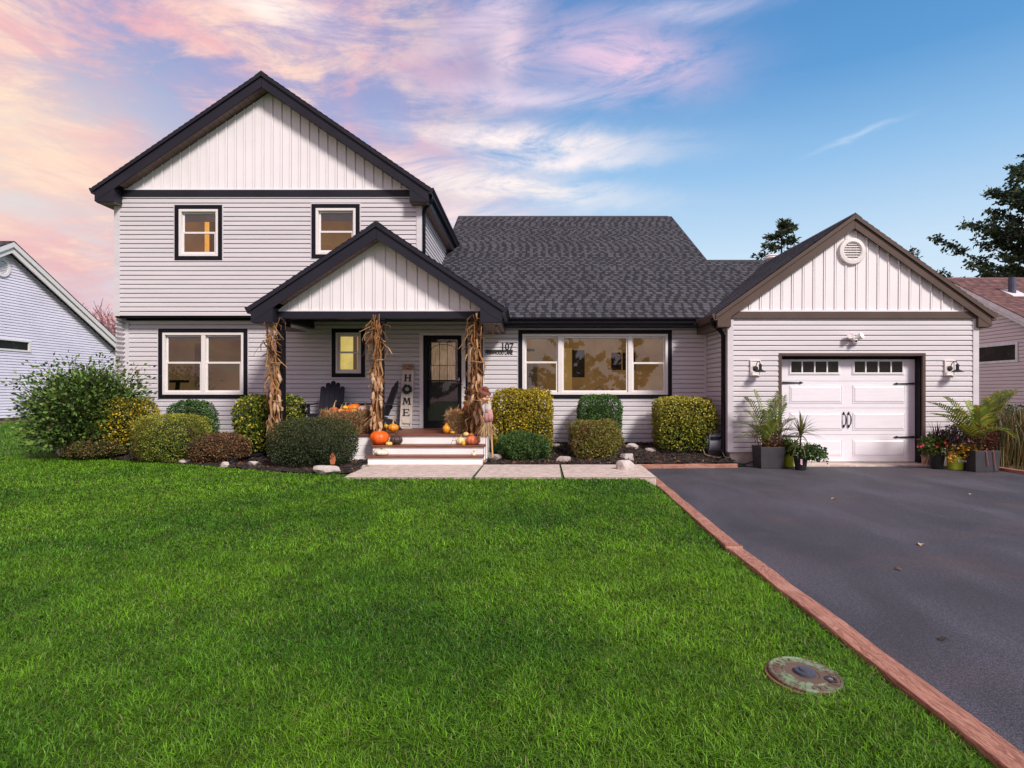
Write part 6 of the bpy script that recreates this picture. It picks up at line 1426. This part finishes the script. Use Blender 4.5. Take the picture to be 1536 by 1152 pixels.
for e in ((-0.40, -0.14, 0.44), (-0.44, -0.12, 0.43), (-0.45, -0.2, 0.10), (-0.34, -0.2, 0.05)): q.tube([(-0.05, -0.05, 0.30), (-0.22, -0.12, 0.40 if e[2] > 0.3 else 0.30), e], 0.004, 4)
q.build('trailing_stems', MATS['red_stem'], t, world=False)
g = G(1433, 704.5, Z0); g.z = 0.002; t = thing('flower_pot', 'lime green nursery pot with white lettering and golden trailing leaves', 'plant pot', g, 'planters beside the garage door'); rnd_pot(t, 0.125, 0.14, 0.25, M_LIME)
put_text('knees', (0.03, -0.142, 0.155), 0.085, 0.003, M_LAMPW, t, sx=0.8)
bush_leaves('dark_foliage', t, (0.0, 0.0, 0.60), (0.29, 0.22, 0.24), 820, 0.06, 0.020, [((0.055, 0.020, 0.035), 3), ((0.10, 0.06, 0.10), 2), ((0.09, 0.11, 0.03), 2), ((0.20, 0.16, 0.17), 1.2)], 0.3)
bush_leaves('golden_foliage', t, (0.12, -.06, 0.36), (0.30, 0.18, 0.15), 620, 0.055, 0.022, [((0.55, 0.30, 0.03), 4), ((0.34, 0.24, 0.03), 2), ((0.14, 0.17, 0.03), 2), ((0.62, 0.40, 0.10), 1)], 0.14)
cs = np.array([[-0.17 + random.gauss(0, .03), -0.12 + random.gauss(0, .02), random.uniform(0.14, 0.34)] for _ in range(40)]); leaves('trailing_leaves', cs, RNG.normal(size=cs.shape), 0.045, 0.02, pick([((0.58, 0.30, 0.04), 3), ((0.3, 0.2, 0.04), 1)], 40), t, world=False)
blossoms(t, [(-0.12, -0.22, 0.62), (0.08, -0.24, 0.56)], (0.45, 0.04, 0.09), 0.020)
# right charcoal planter with the big palm
g = G(1468, 706, Z0); g.z = 0.002; t = thing('planter', 'square charcoal planter with a broad arching palm right of the garage', 'planter', g, 'planters beside the garage door'); sq_pot(t, 0.46, 0.39, M_PLANT); t.rotation_euler = (0, 0, 0.0)
L = MB(); cols = []
for (px, py, dr, dy, n, ll) in ((1401, 606, 0.28, -.1, 26, 0.24), (1402, 622, 0.30, -.2, 26, 0.22), (1419, 598, 0.22, .1, 24, 0.22), (1517, 588, 0.30, 0, 30, 0.24), (1520, 592, 0.22, -.15, 26, 0.22), (1500, 590, 0.16, .1, 28, 0.24), (1486, 600, 0.1, .1, 26, 0.24), (1519, 655, 0.42, -.2, 22, 0.20), (1450, 605, 0.12, .2, 24, 0.22), (1432, 615, 0.2, -.3, 24, 0.2), (1470, 612, 0.08, -.1, 24, 0.22), (1447, 640, 0.18, -.35, 20, 0.18)):
    frond(L, cols, (random.uniform(-.06, .06), random.uniform(-.06, .06), 0.40), local(g, px, py, dy), dr, n, ll * 1.15, 0.0135, FPR)
o = L.build('fronds', M_LEAF2, t, world=False); col_fill(o, np.array(cols))
bush_leaves('red_undergrowth', t, (0.06, -.03, 0.60), (0.30, 0.20, 0.28), 900, 0.05, 0.014, [((0.13, 0.03, 0.025), 4), ((0.07, 0.02, 0.02), 2), ((0.18, 0.07, 0.03), 1.5), ((0.06, 0.06, 0.02), 1)], 0.38)
q = MB()
for (x0, x1) in ((-0.05, 0.0), (0.08, 0.14)): q.tube([(x0, -0.22, 0.40), (x0 + 0.01, -0.245, 0.36), (x0 + 0.03, -0.24, 0.2), (x1, -0.24, 0.12 if x0 < 0 else 0.03)], 0.006, 5)
q.build('trailing_stems', mat('pink_stem', (0.42, 0.10, 0.10), 0.7), t, world=False)

# ornamental grass and hedge at the right edge
t = thing('ornamental_grass', 'tall browning ornamental grass clump at the right edge beyond the planter', 'grass clump', (9.75, 11.75, -0.03))
L = MB(); cols = []; PG = [((0.10, 0.10, 0.03), 4), ((0.17, 0.13, 0.045), 3), ((0.06, 0.075, 0.02), 3), ((0.30, 0.20, 0.08), 1.4), ((0.16, 0.065, 0.03), 1)]
for k in range(2300):
    x, y = random.uniform(-0.95, 1.6), random.uniform(-0.6, 0.7); h = random.uniform(0.75, 1.22) * (1 - 0.1 * random.random()); a = random.uniform(0, 6.283); b_ = random.uniform(0.05, 0.45); d = Vector((math.cos(a) * b_, math.sin(a) * b_ - 0.08, 0)); p = Vector((x, y, 0)); n0 = len(L.v)
    hang_ = random.random() < 0.45; L.ribbon([p, p + d * 0.3 + Vector((0, 0, h * 0.55)), p + d * 0.75 + Vector((0, 0, h)), p + d * 1.3 + Vector((0, 0, h * (0.55 if hang_ else 1.02)))], [0.006, 0.007, 0.006, 0.001], (-math.sin(a), math.cos(a), 0), 0.3); cols.extend([pick(PG, 1)[0]] * (len(L.v) - n0))
o = L.build('blades', M_LEAF2, t, world=False); col_fill(o, np.array(cols))
q = MB(); q.prism([(-0.9, -0.55), (1.55, -0.55), (1.55, 0.65), (-0.9, 0.65)], 0.0, 0.10, axis='z'); q.build('root_mat', mat('straw_root', (0.07, 0.05, 0.025), 0.95, var=0.4, scale=12, bump=1, bscale=40), t, world=False)
t = thing('hedge_shrub', 'dark hedge top peeking over the ornamental grass at right', 'shrub', (11.8, 14.6, -0.03))
p_, g_ = superq(3500, 0.9, 0.6, 0.72, 4); leaves('foliage', p_ * RNG.uniform(0.75, 1.04, (len(p_), 1)) + np.array([0, 0, 0.42]), g_ + RNG.normal(size=p_.shape) * 0.7, 0.05, 0.018, pick(GR, len(p_)), t, world=False)

# ------------------------------------------------------------------ scarecrow doll on a stick
D = 11.05; g = P(730, 690, D); g.z = float(bed_z(g.x, D)); t = thing('scarecrow', 'small scarecrow doll with brown hat and pink trousers on a stick by the steps', 'scarecrow', g)
lp = lambda px, py, dy=0.0: P(px, py, D + dy) - g
MB().tube([lp(739, 686), lp(737, 650), lp(735, 610)], 0.017, 7).build('stick', mat('pale_stick', (0.50, 0.33, 0.16), 0.7), t, world=False)
M_CLOTHW = mat('white_cloth', (0.50, 0.45, 0.42), 0.9, var=0.2, scale=20, bump=0.3, bscale=60); M_PINK = mat('pink_cloth', (0.46, 0.24, 0.22), 0.9, var=0.15, scale=25); M_BURL = mat('burlap_face', (0.42, 0.20, 0.10), 0.9)
def blob(pts, rad, n=12, sq=0.7, name='body', m=None, smooth=True):
    q = MB(); q.tube(pts, rad, n); c0 = sum((Vector(p) for p in pts), Vector()) / len(pts); q.v = [(v[0], c0.y + (v[1] - c0.y) * sq, v[2]) for v in q.v]; return q.build(name, m, t, world=False, smooth=smooth)
blob([lp(731, 619), lp(732, 612), lp(731, 602), lp(730, 597)], [0.06, 0.066, 0.06, 0.025], name='shirt', m=M_CLOTHW)
blob([lp(735, 631.5), lp(735, 624), lp(733, 616)], [0.055, 0.062, 0.065], name='trousers', m=M_PINK)
blob([lp(729.5, 632), lp(730, 625), lp(731, 617)], [0.045, 0.05, 0.055], name='trousers', m=M_PINK)
blob([lp(727, 601), lp(725, 610), lp(727.5, 618), lp(728.5, 623)], [0.035, 0.038, 0.034, 0.03], name='sleeve', m=M_CLOTHW)
blob([lp(733, 600), lp(735, 610), lp(733, 618), lp(729, 622)], [0.033, 0.036, 0.03, 0.028], name='sleeve', m=mat('olive_cloth', (0.28, 0.24, 0.10), 0.9))
blob([lp(727, 596, -.03), lp(726, 592, -.03), lp(726, 587, -.03)], [0.03, 0.062, 0.04], name='head', m=M_BURL, sq=0.9)
q = MB(); q.lathe([(0.135, -0.012), (0.13, 0.0), (0.062, 0.016), (0.055, 0.075), (0.03, 0.088), (0.001, 0.09)], (0, 0, 0), 18); ht = q.build('hat', mat('brown_felt', (0.16, 0.05, 0.03), 0.85, var=0.2), t, world=False, smooth=False); ht.location = lp(727, 587, -.03); ht.rotation_euler = (0.35, 0.45, 0)
q = MB(); q.tube([lp(722, 598, -.07), lp(727, 600, -.09), lp(733, 598, -.06)], [0.016, 0.022, 0.016], 7); q.tube([lp(731, 599, -.08), lp(735, 602, -.08)], [0.018, 0.008], 6); q.build('scarf', mat('orange_scarf', (0.62, 0.22, 0.02), 0.8), t, world=False)
q = MB(); q.tube([lp(727.5, 588.5, -.09), lp(727.5, 590, -.10)], [0.012, 0.004], 6); q.build('nose', MATS['orange_scarf'], t, world=False)
cs, ds = [], []
for k in range(170):
    cs.append(lp(731 + random.gauss(0, 2.2), 630 + random.uniform(-1, 2))); ds.append(Vector((random.gauss(0, .36), random.gauss(0, .2), -1)))
cs = np.array([tuple(c) for c in cs]); ds = np.array([tuple(c) for c in ds]); leaves('raffia_legs', cs, ds, 0.36, 0.004, pick([((0.52, 0.38, 0.20), 3), ((0.36, 0.24, 0.12), 2)], len(cs)), t, M_STRAW, world=False)
cs = np.array([tuple(lp(724 + random.gauss(0, 2.5), 585 + random.uniform(0, 6), -.02)) for k in range(60)]); leaves('straw_hair', cs, RNG.normal(size=cs.shape) + np.array([-0.3, 0, -0.6]), 0.07, 0.004, pick([((0.10, 0.06, 0.03), 1), ((0.40, 0.24, 0.10), 1)], 60), t, M_STRAW, world=False)

# small wooden autumn sign and wire decoration by the bale
t = thing('autumn_sign', 'small yellow wooden arrow sign standing behind the right hay bale', 'sign', (PX(703, 12.2), 12.2, 0.655))
MB().tube([(0, 0.02, 0), (0, 0.02, 0.85)], 0.012, 6).build('post', M_WOOD, t, world=False)
MB().prism([(-0.10, 0.54), (0.10, 0.54), (0.15, 0.58), (0.10, 0.62), (-0.10, 0.62)], -0.012, 0.006).build('arrow_board', mat('ochre_board', (0.52, 0.25, 0.04), 0.7, var=0.2), t, world=False, bevel=0.003)
MB().prism([(-0.09, 0.64), (0.07, 0.66), (0.08, 0.73), (-0.08, 0.72)], -0.012, 0.006).build('arrow_board', mat('rust_board', (0.20, 0.08, 0.03), 0.7), t, world=False, bevel=0.003)
MB().prism([(-0.08, 0.76), (0.09, 0.75), (0.08, 0.82), (-0.07, 0.83)], -0.012, 0.006).build('arrow_board', M_BLACK, t, world=False, bevel=0.003)
cs = np.array([[random.gauss(0, .09), -0.03, random.uniform(0.15, 0.95)] for _ in range(90)]); leaves('dried_leaves', cs, RNG.normal(size=cs.shape), 0.07, 0.014, pick([((0.20, 0.09, 0.03), 2), ((0.36, 0.20, 0.06), 2), ((0.06, 0.04, 0.02), 2)], 90), t, M_LEAF, world=False)
t = thing('wire_easel', 'tiny black wire ornament on the right end of the upper step', 'ornament', (PX(681, 11.3), 11.33, 0.468))
MB().tube([(-0.06, 0, 0), (0.0, 0, 0.17), (0.05, 0, 0.0)], 0.004, 5).build('frame', M_IRON, t, world=False); MB().tube([(-0.035, 0.0, 0.07), (0.03, 0, 0.07), (0.045, 0.06, 0.0)], 0.004, 5).build('brace', M_IRON, t, world=False)

# outdoor outlet box next to the chair
t = thing('storage_box', 'small white box on the deck between the left post and the chair', 'box', (PX(456, 12.9), 12.9, 0.655))
MB().box(-0.09, 0.09, -0.1, 0.1, 0, 0.12).build('body', M_WHITE, t, world=False, bevel=0.008); MB().box(-0.097, 0.097, -0.107, 0.107, 0.121, 0.14).build('lid', M_WHITE, t, world=False, bevel=0.005)

# hose reel by the garage corner
g = P(1069, 690, 12.35); g.z = float(bed_z(g.x, g.y)) * 0.6; t = thing('hose_reel', 'grey plastic garden hose reel box between the shrub and downspout', 'hose reel', g)
M_REEL = mat('grey_plastic', (0.17, 0.18, 0.21), 0.4); s_ = 12.35 / FPX
prof = [(0.21 * math.cos(a), 0.30 + 0.23 * math.sin(a)) for a in np.linspace(-0.9, math.pi + 0.9, 22)]
q = MB(); q.prism(prof, -0.13, 0.15, axis='x'); q.M = Matrix.Rotation(0, 4, 'Z'); q.build('shell', M_REEL, t, world=False, bevel=0.02)
MB().lathe([(0.20, -0.132), (0.20, -0.165), (0.16, -0.18), (0.05, -0.175), (0.001, -0.17)], (0, 0, 0.30), 26, 'x').build('side_disc', mat('dark_plastic', (0.05, 0.055, 0.07), 0.4), t, world=False)
q = MB(); q.tube([(-0.08, -0.10, 0.50), (-0.08, -0.17, 0.53), (0.09, -0.17, 0.53), (0.09, -0.10, 0.50)], 0.016, 8); q.build('handle', MATS['dark_plastic'], t, world=False, smooth=True)
MB().box(-0.10, 0.12, -0.225, -0.19, 0.36, 0.43).build('hose_slot', M_BLACK, t, world=False, bevel=0.006)
q = MB(); q.box(-0.15, 0.17, -0.17, 0.17, 0.0, 0.04); q.box(-0.12, 0.14, -0.10, 0.10, 0.04, 0.14); q.build('base', MATS['dark_plastic'], t, world=False, bevel=0.008)
q = MB(); q.lathe([(0.035, 0.0), (0.03, 0.05), (0.001, 0.055)], (0.09, -0.22, 0.42), 12, 'y'); q.build('knob', M_METAL, t, world=False)
M_HOSE = mat('hose', (0.20, 0.18, 0.13), 0.5)
q = MB(); q.tube([(0.09, -0.20, 0.40), (0.11, -0.27, 0.30), (0.10, -0.28, 0.14), (0.14, -0.34, 0.03), (0.20, -0.42, 0.02)], 0.012, 8); q.tube([(-0.17, -0.02, 0.30), (-0.24, -0.10, 0.20), (-0.22, -0.22, 0.06), (-0.05, -0.32, 0.02), (0.05, -0.36, 0.02)], 0.011, 8); q.build('hose', M_HOSE, t, world=False, smooth=True)
q = MB(); q.tube([(4.02, 11.78, 0.03), (4.3, 11.84, 0.04), (4.55, 11.86, 0.13)], 0.012, 6); tag(q.build('cable', M_IRON, smooth=True), 'thin black cable running from the downspout foot to the left planter', 'cable')

# trees across the street that the window glass mirrors
for (x, y, h, w) in ((3.5, -24, 8.5, 3.4), (9.5, -28, 7.0, 3.2), (-9.0, -26, 7.5, 3.2)):
    big_tree('leafy street tree behind the viewer, mirrored in the %s' % ('middle of the picture window' if x < 5 and x > 0 else ('right of the picture window' if x > 0 else 'lower left window')), (x, y, 0), h, w, 1.2, AUT, 11, 0.30, 'street_tree', 4)
